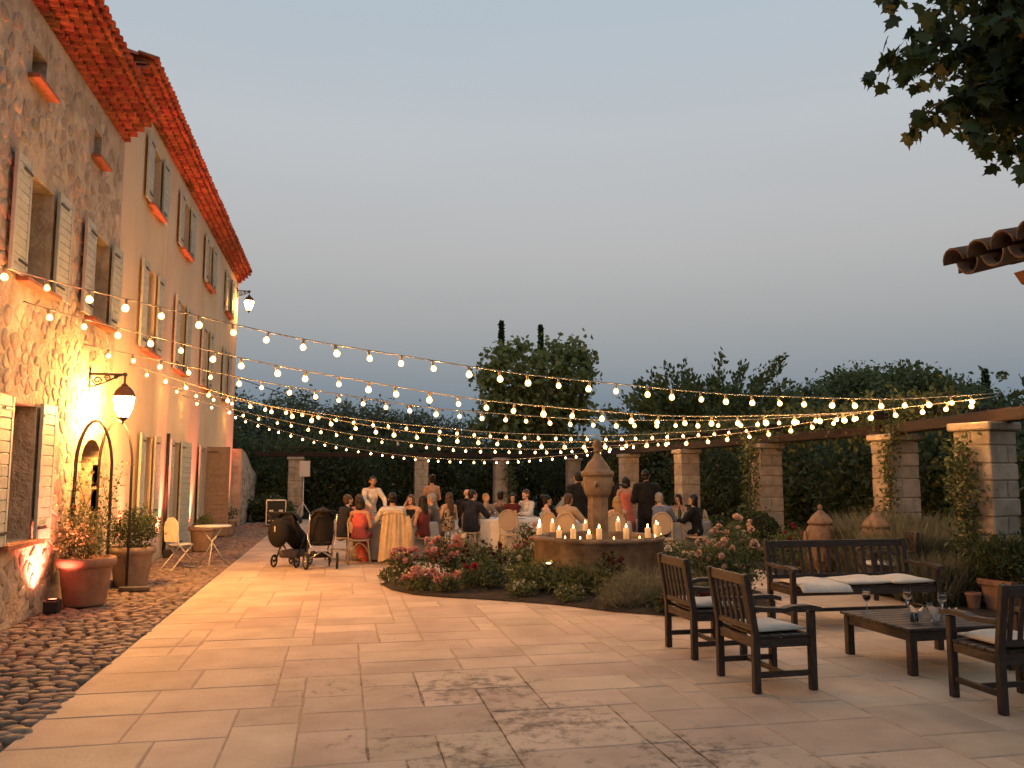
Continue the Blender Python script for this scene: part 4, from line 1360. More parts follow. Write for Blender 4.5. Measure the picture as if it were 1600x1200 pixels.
# ------------------------------------------------------------------ planted bed round the fountain
bm_ = MB()
cx = sum(p[0] for p in BED) / len(BED); cy = sum(p[1] for p in BED) / len(BED)
nB = len(BED)
vs = [(p[0], p[1], .012) for p in BED] + [(p[0] * .94 + cx * .06, p[1] * .94 + cy * .06, .05) for p in BED] + [(cx, cy, .07)]
bm_.add(vs, [(k, (k + 1) % nB, nB + (k + 1) % nB, nB + k) for k in range(nB)] + [(nB + k, nB + (k + 1) % nB, 2 * nB) for k in range(nB)], 0, True)
bm_.build('flower_bed_soil', MT['soil'], kind='structure')
fr_ = MB()
fr_.add([(p[0], p[1], .012) for p in FRINGE], [tuple(range(len(FRINGE)))])
fr_.build('border_soil', MT['soil'], kind='structure')

def flowers(x, y, label, r, h, n, size, lm, blooms=None, tm='leaf', bl_top=True, per=30):
    t = thing('flowering_plant' if blooms else 'leafy_plant', (x, y, .03), label, 'plant', 'plants of the fountain bed')
    p, cc = clumps(rt, (0, 0, h * .5), (r, r, h * .5), max(6, int(n * 1.8) // per), per, r * .22, .3, .9)
    p = p[p[:, 2] > .005]
    link('foliage', leaf_mesh('foliage', p, size, MT[lm], tm, rt, up=.5), t)
    st = MB()
    for q in cc[:6]:
        st.tube([(q[0] * .3, q[1] * .3, -.03), tuple(q)], [.007, .003], 4)
    st.build('stems', MT['bark'], t, kind='stuff')
    if blooms:
        nb_, col, sc = blooms
        for k in range(nb_):
            a = rt.uniform(0, 2 * PI); rr = r * math.sqrt(rt.random()) * 1.02
            zz = h * (.55 + .5 * rt.random()) if bl_top else h * rt.uniform(.3, 1)
            b = link('bloom', BL[col], t, (rr * math.cos(a), rr * math.sin(a), zz), (rt.uniform(-.8, .8), rt.uniform(-.8, .8), 0))
            s = sc * rt.uniform(.75, 1.25)
            b.scale = (s, s, s)
    return t
F_ = [(.95, 13.15, 'pink flower cluster at the left tip of the bed', .24, .50, 500, .05, 'leaf_mid', (26, 'pink', 1.55)),
      (1.15, 12.45, 'low pink flowers spilling over the left front edge of the bed', .22, .26, 400, .045, 'leaf_mid', (24, 'pink', 1.5)),
      (1.52, 12.15, 'second low pink clump along the front edge of the bed', .20, .24, 400, .045, 'leaf_mid', (22, 'pink', 1.4)),
      (1.55, 13.0, 'tallest pink rose clump near the left end of the bed', .28, .66, 700, .05, 'leaf_dark', (34, 'pink', 1.75)),
      (.80, 13.55, 'small pale leafy plant at the very left tip of the bed', .15, .20, 200, .04, 'leaf_mid', (8, 'peach', .8)),
      (2.25, 13.3, 'dark red flower mound in the middle left of the bed', .38, .55, 900, .045, 'leaf_dark', (34, 'dark', 1.1)),
      (2.1, 12.4, 'green leafy clump with one red flower in the bed', .34, .42, 900, .05, 'leaf_dark', (5, 'red', 1.5)),
      (1.9, 14.0, 'white and yellow rose at the back left of the bed', .28, .62, 500, .05, 'leaf_mid', (7, 'white', 1.6)),
      (3.0, 12.9, 'white rose bush left of the fountain', .3, .62, 700, .05, 'leaf_mid', (12, 'white', 1.7)),
      (2.75, 12.0, 'bushy green plant in the front middle of the bed', .40, .38, 1300, .05, 'leaf_mid', None),
      (2.5, 11.5, 'low green plant with small white flowers at the front edge', .22, .2, 500, .04, 'leaf_mid', (14, 'white', .7)),
      (3.3, 11.6, 'feathery green plant just left in front of the fountain', .40, .36, 1400, .09, 'leaf_mid', None, 'narrow'),
      (3.05, 11.0, 'small white flowers on the front edge below the fountain', .2, .18, 400, .04, 'leaf_mid', (16, 'white', .65)),
      (3.62, 11.0, 'tall dark flowering stalks before the fountain basin', .20, .60, 700, .05, 'leaf_dark', (24, 'dark', .8)),
      (3.85, 10.55, 'fine grassy lavender mound in front of the basin', .42, .36, 1700, .13, 'leaf_lav', None, 'blade'),
      (4.35, 10.3, 'second grassy lavender mound right of the first', .40, .36, 1600, .13, 'leaf_lav', None, 'blade'),
      (3.5, 10.35, 'low silver grass at the bed edge by the paving', .26, .22, 700, .09, 'leaf_lav', None, 'blade'),
      (4.15, 9.85, 'low dark red flowers at the bed edge behind the armchairs', .30, .22, 700, .045, 'leaf_dark', (40, 'dark', 1.0)),
      (4.6, 9.9, 'low crimson flowers at the right front edge of the bed', .28, .22, 600, .045, 'leaf_dark', (34, 'dark', 1.0)),
      (4.75, 10.85, 'white and red rose bush right of the fountain basin', .34, .68, 900, .05, 'leaf_dark', (14, 'white', 1.6)),
      (5.05, 10.5, 'pink rose bush behind the rear armchair', .34, .80, 900, .05, 'leaf_dark', (16, 'peach', 1.6)),
      (5.45, 11.0, 'tall pale rose bush left of the bench', .42, 1.05, 1300, .05, 'leaf_dark', (22, 'peach', 1.7)),
      (5.75, 11.7, 'white rose bush behind the left end of the bench', .38, .85, 1000, .05, 'leaf_dark', (14, 'white', 1.5)),
      (5.3, 12.4, 'leafy shrub at the right side of the fountain basin', .40, .62, 1100, .05, 'leaf_mid', (6, 'white', 1.3)),
      (2.4, 14.3, 'low leafy plant behind the dark red flowers', .36, .40, 800, .05, 'leaf_mid', (5, 'white', 1.2)),
      (3.2, 14.2, 'leafy plant between the white table and the fountain', .36, .42, 900, .05, 'leaf_mid', (5, 'pink', 1.3)),
      (2.95, 13.4, 'pink rose stem beside the left rim of the fountain', .22, .85, 400, .05, 'leaf_dark', (9, 'pink', 1.6)),
      (4.4, 14.3, 'leafy plant behind the fountain basin', .36, .40, 800, .05, 'leaf_mid', None)]
for f in F_:
    flowers(f[0], f[1], f[2], f[3], f[4], f[5], f[6], f[7], f[8], *(f[9:]))
g_ = MB()
g_.lathe([(.03, 0), (.035, .05), (.03, .055)], 10)
gl_ = base_mesh('garden_spotlight', (2.95, 11.75, .40), MB().lathe([(.02, -.36), (.012, -.3), (.012, -.02), (.045, 0), (.05, .05), (.045, .055)], 10), MT['iron'], 'small garden light on a stake glowing among the bed plants', 'garden light')
MB().lathe([(.04, .056), (.043, .062), (.03, .066)], 10).build('lens', MT['flame'], gl_)

# right hand border: lavender, box balls, shrubs
for k, (x, y, r, h, lab) in enumerate([(8.35, 11.9, .62, 1.02, 'tall silvery lavender bush behind the bench'), (8.15, 10.9, .60, .92, 'lavender bush right of the second urn'), (7.95, 10.15, .5, .62, 'low lavender bush beside the terracotta planter'), (9.1, 11.2, .7, .95, 'wide lavender bush before the nearest pillar'), (8.2, 12.75, .5, .72, 'lavender bush between the two urns'), (9.15, 12.2, .6, 1.0, 'lavender bush at the foot of the vine covered pillar')]):
    r, h = r * 1.22, h * 1.15
    t = thing('lavender_bush', (x, y, 0), lab, 'shrub', 'lavender bushes of the right border')
    nn = 5200
    a = rt.random(nn) * 2 * PI; rr = np.sqrt(rt.random(nn)) * r * .8
    zz = rt.random(nn) * h * .62
    p = np.stack([rr * np.cos(a), rr * np.sin(a), zz], 1)
    dirs = np.stack([np.cos(a) * rr / r * .7, np.sin(a) * rr / r * .7, np.ones(nn)], 1)
    link('foliage', leaf_mesh('foliage', p, .36 * h, MT['leaf_lav'], 'blade', rt, dirs=dirs, jit=.22), t)
    p2, _ = clumps(rt, (0, 0, h * .38), (r * .95, r * .95, h * .38), 26, 40, .1, .3, .9)
    link('leaves', leaf_mesh('leaves', p2[p2[:, 2] > .02], .06, MT['leaf_lav'], 'narrow', rt, up=1), t)
for (x, y, r, lab) in ((8.35, 15.9, .52, 'larger clipped box ball beside the pillar'), (8.15, 17.2, .44, 'smaller clipped box ball left of the larger one'), (8.9, 20.5, .5, 'far clipped box ball near the right hand pillars')):
    t = thing('box_ball', (x, y, 0), lab, 'shrub', 'clipped box balls')
    u = rt.normal(size=(4200, 3)); u /= np.linalg.norm(u, axis=1)[:, None]
    p = u * (r * (.9 + .12 * rt.random(4200)))[:, None] + np.array([0, 0, r * .85])
    link('foliage', leaf_mesh('foliage', p[p[:, 2] > 0], .042, MT['leaf_box'], 'round', rt, dirs=u[p[:, 2] > 0], jit=.7), t)
    MB().ball((0, 0, r * .85), r * .86, 16, 10).build('core', MT['soil'], t)
bush('border_shrub', (9.0, 9.0, 0), 'dark leafy shrub at the right edge below the nearest pillar', (.75, .8, .52), 70, 55, .13, .055, 'leaf_dark')
bush('border_shrub', (8.4, 14.4, 0), 'low green shrub behind the first urn', (.6, .6, .34), 50, 50, .1, .05, 'leaf_mid')
bush('border_shrub', (7.85, 13.4, 0), 'low crimson flowered plant behind the bench', (.34, .34, .40), 26, 36, .09, .05, 'leaf_dark', blooms=(16, BL['red'], 1.4), zc=.45)
bush('border_shrub', (8.1, 18.9, 0), 'green shrub between the box balls and the guests', (.6, .6, .45), 50, 50, .12, .06, 'leaf_mid')
# ------------------------------------------------------------------ fountain
FX, FY = 3.91, 12.45
t = thing('fountain', (FX, FY, 0), 'round stone fountain with domed central column, ringed with candles', 'fountain')
MB().lathe([(1.0, 0), (1.0, .05), (.985, .08), (.985, .72), (1.01, .735), (1.02, .775), (1.0, .79), (.84, .79), (.83, .77), (.83, .40), (.01, .39)], 48).build('basin', MT['fountain'], t)
MB().lathe([(.826, .60), (.4, .602), (.2, .602)], 40).build('water', MT['water'], t)
def octl(prof, n=8): return [(r, z) for r, z in prof]
MB().lathe([(.215, .38), (.215, .70), (.18, .74), (.165, .78), (.165, 1.36), (.178, 1.39)], 8, smooth=False).build('shaft', MT['fountain'], t)
MB().lathe([(.172, 1.392), (.195, 1.42), (.22, 1.50), (.225, 1.58), (.222, 1.70)], 24).build('spout_drum', MT['fountain'], t)
MB().lathe([(.238, 1.702), (.258, 1.715), (.258, 1.765), (.23, 1.785), (.20, 1.80), (.195, 1.83), (.145, 1.90), (.10, 1.96), (.066, 2.01), (.048, 2.05), (.044, 2.07)], 24).build('roof_cap', MT['fountain'], t)
MB().lathe([(.05, 2.071), (.07, 2.08), (.07, 2.095), (.045, 2.11), (.06, 2.14), (.072, 2.18), (.066, 2.225), (.035, 2.27), (.005, 2.29)], 16).build('finial', MT['fountain'], t)
for a in (-.35, -.35 + PI / 2, -.35 + PI, -.35 - PI / 2):
    ca, sa = math.cos(a), math.sin(a)
    m_ = MB().ball((.205 * ca, .205 * sa, 1.58), (.055, .055, .055), 10, 8)
    m_.build('spout_boss', MT['fountain'], t)
    MB().tube([(.25 * ca, .25 * sa, 1.58), (.40 * ca, .40 * sa, 1.565), (.44 * ca, .44 * sa, 1.55)], .018, 8).build('spout', MT['iron'], t)
# candles on the rim
CG = 'pillar candles on the fountain rim'
flame = MB().lathe([(.004, 0), (.011, .012), (.013, .026), (.009, .045), (.002, .066)], 8).mesh('flame', MT['flame'])
wick = MB().tube([(0, 0, 0), (0, 0, .016)], .002, 5).mesh('wick', MT['iron'])
spots = [(-2.55, .16), (-2.28, .20), (-2.02, .10), (-1.86, .21), (-1.42, .22), (-.96, .20), (-.62, .25), (-.42, .19), (-.20, .17), (.9, .22), (1.5, .17), (2.2, .2), (2.75, .22), (3.0, .16)]
names = ['tall pillar candle %s on the fountain rim, counted from the left' % o for o in ORD]
fr = [s for s in spots]
ordr = sorted(range(len(spots)), key=lambda i: math.cos(spots[i][0]))
for rank, i in enumerate(ordr):
    a, h = spots[i]
    h *= .78
    back = math.sin(a) > 0
    x, y = FX + .915 * math.cos(a), FY + .915 * math.sin(a)
    k = thing('pillar_candle', (x, y, .79), 'lit ivory pillar candle on the fountain rim, %s from the left' % ORD[rank], 'candle', CG)
    MB().lathe([(.040, 0), (.042, .004), (.042, h - .006), (.036, h), (.02, h - .006), (.003, h - .008)], 16).build('wax', MT['wax'], k)
    link('wick', wick, k, (0, 0, h - .008))
    f_ = link('flame', flame, k, (0, 0, h + .002))
    s_ = random.uniform(.8, 1.15)
    f_.scale = (s_ * 1.25, s_ * 1.25, s_)
    MB().lathe([(.055, 0.0), (.06, .004), (.06, .010), (.05, .006)], 16).build('saucer', MT['iron'], k)
tl = [(-2.4, ), (-1.64, ), (-1.2, ), (-.8, ), (-2.15, ), (-.3, )]
for rank, (a,) in enumerate(sorted(tl, key=lambda q: math.cos(q[0]))):
    k = thing('tea_light', (FX + .955 * math.cos(a), FY + .955 * math.sin(a), .79), 'small tea light on the fountain rim, %s from the left' % ORD[rank], 'candle', 'tea lights on the fountain rim')
    MB().lathe([(.018, 0), (.019, .018), (.017, .018), (.003, .014)], 12).build('cup', MT['alu'], k)
    f_ = link('flame', flame, k, (0, 0, .016)); f_.scale = (.8, .8, .5)

# ------------------------------------------------------------------ dark teak seating
def cushion(name, loc, size, label, rz=0, wav=.02, seed=0, droop=None):
    rs = random.Random(seed)
    nx_, ny_ = 10, 10
    vs, fs = [], []
    ph = [rs.uniform(0, 6) for _ in range(4)]
    for s_ in (1, -1):
        for j in range(ny_ + 1):
            for i in range(nx_ + 1):
                u, v = i / nx_ * 2 - 1, j / ny_ * 2 - 1
                e = (1 - abs(u) ** 4) * (1 - abs(v) ** 4)
                z = s_ * size[2] * .5 * (.25 + .75 * e ** .5) + size[2] * .5
                if s_ > 0: z += wav * math.sin(2.3 * u + ph[0]) * math.sin(2 * v + ph[1]) * e
                rx = 1 - .05 * (1 - abs(v)) * abs(u) ** 3
                x, y = u * size[0] / 2 * rx, v * size[1] / 2
                if droop and y < -droop:      # front edge hangs over the seat
                    z -= (-droop - y) * .9
                vs.append((x, y, z))
    n1 = (nx_ + 1) * (ny_ + 1)
    for s_ in (0, 1):
        for j in range(ny_):
            for i in range(nx_):
                q = [s_ * n1 + j * (nx_ + 1) + i, s_ * n1 + j * (nx_ + 1) + i + 1, s_ * n1 + (j + 1) * (nx_ + 1) + i + 1, s_ * n1 + (j + 1) * (nx_ + 1) + i]
                fs.append(q if s_ == 0 else q[::-1])
    edge = [i for i in range(nx_ + 1)] + [j * (nx_ + 1) + nx_ for j in range(1, ny_ + 1)] + [ny_ * (nx_ + 1) + i for i in range(nx_ - 1, -1, -1)] + [j * (nx_ + 1) for j in range(ny_ - 1, 0, -1)]
    for k in range(len(edge)):
        a, b = edge[k], edge[(k + 1) % len(edge)]
        fs.append((a, n1 + a, n1 + b, b))
    mb = MB().add(vs, fs, 0, True)
    return base_mesh(name, loc, mb, MT['cushion'], label, 'cushion', 'cream seat cushions', rz=rz)

def seat_frame(t, W, D, n_slats, n_seat):
    """teak armchair or bench; local front is -Y, back at +Y"""
    P = .058
    lean = .075
    for sx in (-1, 1):
        x = sx * (W / 2 - P / 2)
        MB().bar((x, -D / 2 + P / 2, 0), (x, -D / 2 + P / 2, .62), P, P, .006).build('leg', MT['wood'], t)
        b = MB()
        b.bar((x, D / 2 - P / 2, 0), (x, D / 2 - P / 2, .45), P, P, .006)
        b.build('leg', MT['wood'], t)
        MB().bar((x, D / 2 - P / 2, .445), (x, D / 2 - P / 2 + lean, .93), P, P * .9, .006, side=(1, 0, 0)).build('back_post', MT['wood'], t)
        # curved arm
        ya = [-D / 2 - .05, -D / 2 + .05, -D / 2 + .2, 0, D / 2 - .02]
        za = [.635, .655, .655, .637, .655]
        vs, fs = [], []
        for yy, zz in zip(ya, za):
            w_ = .04 if yy < D / 2 - .1 else .032
            for (dx, dz) in ((-w_, -.018), (w_, -.018), (w_, .018), (-w_, .018)):
                vs.append((x + dx, yy, zz + dz))
        for i in range(4):
            for k in range(4):
                fs.append((i * 4 + k, i * 4 + (k + 1) % 4, (i + 1) * 4 + (k + 1) % 4, (i + 1) * 4 + k))
        fs += [(3, 2, 1, 0), (16, 17, 18, 19)]
        MB().add(vs, fs).build('armrest', MT['wood_y'], t)
        MB().bar((x, -D / 2 + P, .14), (x, D / 2 - P, .14), .045, .03, .004).build('stretcher', MT['wood_y'], t)
        MB().bar((x, -D / 2 + P, .385), (x, D / 2 - P, .385), .07, .032, .004).build('side_rail', MT['wood_y'], t)
    MB().bar((-W / 2 + P, -D / 2 + P / 2, .385), (W / 2 - P, -D / 2 + P / 2, .385), .075, .032, .004).build('front_rail', MT['wood_x'], t)
    MB().bar((-W / 2 + P, D / 2 - P / 2, .385), (W / 2 - P, D / 2 - P / 2, .385), .075, .032, .004).build('rear_rail', MT['wood_x'], t)
    MB().bar((-W / 2 + P, 0, .14), (W / 2 - P, 0, .14), .04, .03, .004).build('stretcher', MT['wood_x'], t)
    yb = D / 2 - P / 2
    yr = lambda z: yb + lean * (z - .445) / .485
    MB().bar((-W / 2 + P, yr(.88), .88), (W / 2 - P, yr(.88), .88), .085, .03, .005).build('top_rail', MT['wood_x'], t)
    MB().bar((-W / 2 + P, yr(.50), .50), (W / 2 - P, yr(.50), .50), .05, .03, .005).build('lower_rail', MT['wood_x'], t)
    me = None
    span = W - 2 * P
    for k in range(n_slats):
        x = -span / 2 + span * (k + .5) / n_slats
        if me is None:
            me = MB().bar((0, yr(.52), .523), (0, yr(.84), .84), .042, .016, .003, side=(1, 0, 0)).mesh('back_slat', MT['wood'])
        link('back_slat', me, t, (x, 0, 0))
    me = MB().box((0, 0, 0), (W - .02, (D - .08) / n_seat - .012, .02), .003).mesh('seat_slat', MT['wood_x'])
    for k in range(n_seat):
        link('seat_slat', me, t, (0, -D / 2 + .03 + (D - .09) * (k + .5) / n_seat, .435))
    return t

AG = 'dark teak armchairs'
# nearest armchair faces +X
a1 = thing('teak_armchair', (3.50, 6.56, 0), 'dark teak armchair nearest the middle of the paving, facing the low table', 'armchair', AG, PI / 2 + .03)
seat_frame(a1, .66, .56, 6, 5)
a2 = dup(a1, None, (3.52, 7.78, 0), PI / 2 + .02, 'dark teak armchair farther back on the left of the seating group')
a3 = dup(a1, None, (5.02, 5.60, 0), PI - .02, 'dark teak armchair cut by the right edge, seen from behind')
a4 = dup(a1, None, (7.6, 10.62, 0), -PI / 2 - .35, 'dark teak armchair behind the right end of the bench')
bn = thing('teak_bench', (6.0, 9.05, 0), 'long dark teak bench with slatted back and three cream cushions', 'bench', None, -.02)
seat_frame(bn, 1.90, .60, 15, 5)
cushion('seat_cushion', (3.50, 6.56, .447), (.50, .46, .05), 'pale cushion on the nearest armchair', PI / 2 + .1, .02, 1)
cushion('seat_cushion', (3.52, 7.78, .447), (.50, .46, .07), 'pale cushion on the armchair farther back', PI / 2, .03, 2)
cushion('seat_cushion', (5.04, 5.62, .447), (.52, .48, .06), 'pale cushion on the armchair at the right edge', PI, .02, 3)
cushion('seat_cushion', (5.42, 8.92, .447), (.60, .62, .05), 'left cushion on the bench, hanging over its front edge', -.08, .03, 4, .24)
cushion('seat_cushion', (6.02, 9.02, .447), (.58, .52, .06), 'middle cushion on the bench', .05, .03, 5)
cushion('seat_cushion', (6.58, 9.0, .449), (.58, .54, .06), 'right cushion on the bench', .10, .035, 6)
cushion('seat_cushion', (7.55, 10.62, .447), (.5, .46, .06), 'cream cushion on the armchair behind the bench', -.5, .02, 8)

lt = thing('low_table', (5.36, 6.98, 0), 'low dark teak coffee table with glasses and napkins', 'table', None, .02)
TW, TD = 1.12, 1.0
for sx in (-1, 1):
    for sy in (-1, 1):
        MB().bar((sx * (TW / 2 - .06), sy * (TD / 2 - .06), 0), (sx * (TW / 2 - .06), sy * (TD / 2 - .06), .375), .07, .07, .007).build('leg', MT['wood'], lt)
for sy in (-1, 1): MB().bar((-TW / 2 + .095, sy * (TD / 2 - .05), .33), (TW / 2 - .095, sy * (TD / 2 - .05), .33), .085, .03, .004).build('apron', MT['wood_x'], lt)
for sx in (-1, 1): MB().bar((sx * (TW / 2 - .05), -TD / 2 + .095, .33), (sx * (TW / 2 - .05), TD / 2 - .095, .33), .085, .03, .004).build('apron', MT['wood_y'], lt)
me = MB().box((0, 0, 0), (TW, TD / 9 - .010, .024), .004).mesh('table_slat', MT['wood_x'])
for k in range(9): link('table_slat', me, lt, (0, -TD / 2 + TD * (k + .5) / 9, .389))

def glass_parts(h=.20, r=.036):
    g = MB().lathe([(.034, 0), (.034, .003), (.006, .008), (.004, .015), (.004, h * .45), (.012, h * .49), (r * .85, h * .60), (r, h * .72), (r * .95, h * .88), (r * .82, h), (r * .79, h), (r * .92, h * .88), (r * .96, h * .72), (r * .8, h * .61), (.004, h * .51)], 14)
    return g.mesh('glass_body', MT['glass'])
WG = glass_parts()
wine_me = MB().lathe([(.004, .103), (.027, .121), (.033, .143), (.0335, .150), (.001, .150)], 14).mesh('wine', MT['wine'])
def wineglass(loc, label, wine=False, group='wine glasses on the low table', s=1.0):
    t = thing('wine_glass', loc, label, 'wine glass', group)
    link('glass_body', WG, t)
    if wine: link('wine', wine_me, t)
    t.scale = (s, s, s)
    return t
wineglass((4.98, 7.30, .401), 'wine glass with rose wine on the far left corner of the low table', True, s=1.12)
wineglass((5.35, 7.20, .401), 'empty wine glass at the back middle of the low table', s=1.1)
wineglass((5.55, 6.98, .401), 'empty wine glass at the right of the low table', s=1.1)
wineglass((5.30, 6.83, .401), 'empty glass lying among the napkins on the low table', s=.8)
def napkin(loc, label, seed, s=.09):
    rs = random.Random(seed)
    mb = MB()
    n = 9
    vs = [(0, 0, 0)]
    for r_, zf in ((.5, .25), (1.0, 1.0)):
        for k in range(n):
            a = 2 * PI * k / n
            vs.append((s * .45 * r_ * math.cos(a) * rs.uniform(.7, 1.2), s * .45 * r_ * math.sin(a) * rs.uniform(.7, 1.2), s * zf * rs.uniform(.55, 1.25)))
    fs = [(0, 1 + (k + 1) % n, 1 + k) for k in range(n)] + [(1 + k, 1 + (k + 1) % n, n + 1 + (k + 1) % n, n + 1 + k) for k in range(n)]
    mb.add(vs, fs, 0, False)
    return base_mesh('paper_napkin', loc, mb, MT['china'], label, 'napkin', 'crumpled napkins on the low table')
napkin((5.12, 6.78, .402), 'crumpled white napkin at the front left of the low table', 1, .13)
napkin((5.24, 6.68, .402), 'crumpled white napkin at the front middle of the low table', 2, .13)
napkin((5.45, 6.74, .402), 'crumpled white napkin right of the empty glass', 3, .10)
tumb = MB().lathe([(.028, 0), (.03, .004), (.036, .09), (.034, .09), (.028, .008), (.001, .007)], 14).mesh('tumbler', MT['glass'])
link('tumbler', tumb, None, (5.05, 6.72, .401), None, 'short glass tumbler nearest on the low table', 'tumbler', 'tumblers on the low table')
link('tumbler', tumb, None, (5.40, 6.86, .401), None, 'short glass tumbler in the middle of the low table', 'tumbler', 'tumblers on the low table')

# ------------------------------------------------------------------ urns and planter
def urn(loc, label, s):
    t = thing('lidded_urn', loc, label, 'urn', 'ornate lidded urns')
    MB().lathe([(.17, 0), (.18, .03), (.17, .06), (.11, .09), (.085, .15), (.10, .19), (.14, .22)], 20).build('foot', MT['urn'], t)
    MB().lathe([(.14, .222), (.19, .34), (.25, .48), (.285, .62), (.285, .72), (.25, .82), (.20, .87)], 24).build('body', MT['urn'], t)
    for k in range(4):
        a = k * PI / 2 - 1.9
        R_ = Matrix.Rotation(a, 4, 'Z') @ Matrix.Translation((.275, 0, .66)) @ Matrix.Rotation(PI / 2, 4, 'Y')
        MB().lathe([(.11, 0), (.115, .02), (.10, .03), (.085, .022), (.07, .03), (.01, .05)], 16, M=R_).build('medallion', MT['urn'], t)
    for k in range(12):
        a = 2 * PI * k / 12
        MB().ball((.215 * math.cos(a), .215 * math.sin(a), .40), (.045, .045, .09), 8, 6).build('gadroon', MT['urn'], t)
    MB().lathe([(.20, .872), (.235, .88), (.24, .91), (.215, .93), (.17, .985), (.10, 1.04), (.05, 1.075), (.035, 1.09)], 24).build('lid', MT['urn'], t)
    MB().lathe([(.03, 1.091), (.045, 1.11), (.045, 1.13), (.028, 1.16), (.005, 1.18)], 12).build('finial', MT['urn'], t)
    t.scale = (s * .80, s * .80, s)
    return t
urn((7.62, 12.3, 0), 'ornate lidded terracotta urn behind the middle of the bench', 1.06)
urn((7.95, 11.35, 0), 'ornate lidded terracotta urn by the lavender, right of the other urn', 1.06)
t = thing('square_planter', (8.45, 9.35, .012), 'terracotta box planter with feathery green plant, behind the right armchair', 'planter', rz=.25)
b = MB()
vs = []
for (hw, z) in ((.24, 0), (.29, .30), (.32, .31), (.33, .38), (.29, .38), (.27, .30)):
    vs += [(-hw, -hw * .7, z), (hw, -hw * .7, z), (hw, hw * .7, z), (-hw, hw * .7, z)]
fs = [(3, 2, 1, 0)] + [(i * 4 + k, i * 4 + (k + 1) % 4, i * 4 + 4 + (k + 1) % 4, i * 4 + 4 + k) for i in range(5) for k in range(4)] + [(20, 21, 22, 23)]
b.add(vs, fs)
b.build('box', MT['terracotta'], t)
p, _ = clumps(RNG, (0, 0, .62), (.42, .34, .26), 46, 60, .09, .2, .9)
link('foliage', leaf_mesh('foliage', p[p[:, 2] > .33], .09, MT['leaf_box'], 'narrow', up=1.0), t)
pot_shape(MB(), .10, .2)
base_mesh('small_pot', (8.02, 9.5, .012), pot_shape(MB(), .10, .2), MT['terracotta'], 'small terracotta pot beside the box planter', 'pot')

# ------------------------------------------------------------------ rattan chairs, tables
def rattan_chair():
    t = thing('rattan_chair', (0, 0, 0), 'x', 'chair', 'rattan bistro chairs')
    # local front -Y ... back at +Y
    tilt = .14
    def bp(u, z): return (u, .19 + (z - .46) * tilt, z)
    cz, rx, rz = .745, .205, .215
    ring = [bp(rx * math.cos(a), cz + rz * math.sin(a)) for a in [2 * PI * k / 24 for k in range(24)]]
    MB().tube(ring, .017, 6, closed=True).build('back_frame', MT['rattan'], t)
    pan = MB()
    vs = [bp(0, cz)] + [bp(rx * .9 * math.cos(a), cz + rz * .9 * math.sin(a)) for a in [2 * PI * k / 24 for k in range(24)]]
    v2 = [(p[0], p[1] + .012, p[2]) for p in vs]
    fs = [(0, 1 + k, 1 + (k + 1) % 24) for k in range(24)] + [(25, 26 + (k + 1) % 24, 26 + k) for k in range(24)]
    pan.add(vs + v2, fs, 0, False)
    pan.build('back_panel', MT['weave'], t)
    MB().lathe([(.19, .435), (.215, .44), (.22, .455), (.21, .47), (.15, .468), (.01, .462)], 20, sx=1.0, sy=.98).build('seat', MT['weave'], t)
    for sx in (-1, 1):
        MB().tube([(sx * .235, .27, 0), (sx * .20, .20, .30), bp(sx * .185, .47), bp(sx * .195, .66)], .016, 6).build('leg', MT['rattan'], t)
        MB().tube([(sx * .215, -.24, 0), (sx * .185, -.19, .25), (sx * .165, -.155, .44)], .016, 6).build('leg', MT['rattan'], t)
        MB().tube([(sx * .21, .215, .2), (sx * .19, .0, .215), (sx * .195, -.205, .2)], .010, 6).build('stretcher', MT['rattan'], t)
        # curved braces under the seat, back and sides
        MB().tube([(sx * .215, .225, .16), (sx * .13, .21, .33), (0, .20, .42)], .010, 6).build('brace', MT['rattan'], t)
        MB().tube([(sx * .20, -.21, .16), (sx * .12, -.19, .33), (0, -.17, .42)], .010, 6).build('brace', MT['rattan'], t)
    MB().tube([(-.22, .235, .14), (.22, .235, .14)], .010, 6).build('stretcher', MT['rattan'], t)
    return t
RC = [((.36, 16.72), PI + .05 - PI, 'rattan chair of the guest in pink, backing onto the strollers'),
      ((1.02, 16.62), .0, 'rattan chair under the draped beige jacket'),
      ((1.72, 16.95), .55, 'rattan chair of the guest with long dark hair'),
      ((2.78, 18.30), -.35, 'rattan chair of the guest in the navy suit'),
      ((3.56, 17.55), .0, 'empty rattan chair at the front of the white table'),
      ((4.35, 20.05), PI - .5, 'rattan chair of the guest in the white shirt'),
      ((3.95, 16.45), -1.0, 'leftmost rattan chair behind the fountain rim'),
      ((4.28, 16.0), -.6, 'rattan chair behind the left of the fountain, by the beige suit'),
      ((5.35, 15.55), .1, 'rattan chair directly right of the fountain column'),
      ((6.35, 15.75), -.1, 'rattan chair of the guest in the blue shirt'),
      ((7.20, 16.15), .45, 'rattan chair of the guest in black at the right table'),
      ((7.92, 16.75), 1.35, 'empty rattan chair at the far right, seen side on'),
      ((2.43, 19.16), .5, 'rattan chair of the guest in spotted dress between the two left tables'),
      ((2.94, 19.70), -.5, 'rattan chair of the bald guest'),
      ((.0, 17.35), -1.3, 'rattan chair of the dark suited guest at the left'),
      ((7.5, 17.95), 2.6, 'rattan chair of the dark haired guest at the back right')]
proto = None
for (x, y), rz, lab in RC:
    if proto is None:
        proto = rattan_chair(); o = proto
    else:
        o = dup(proto)
    o.location = (x, y, 0)
    o.rotation_euler = (0, 0, rz + PI * 0)
    o['label'] = lab

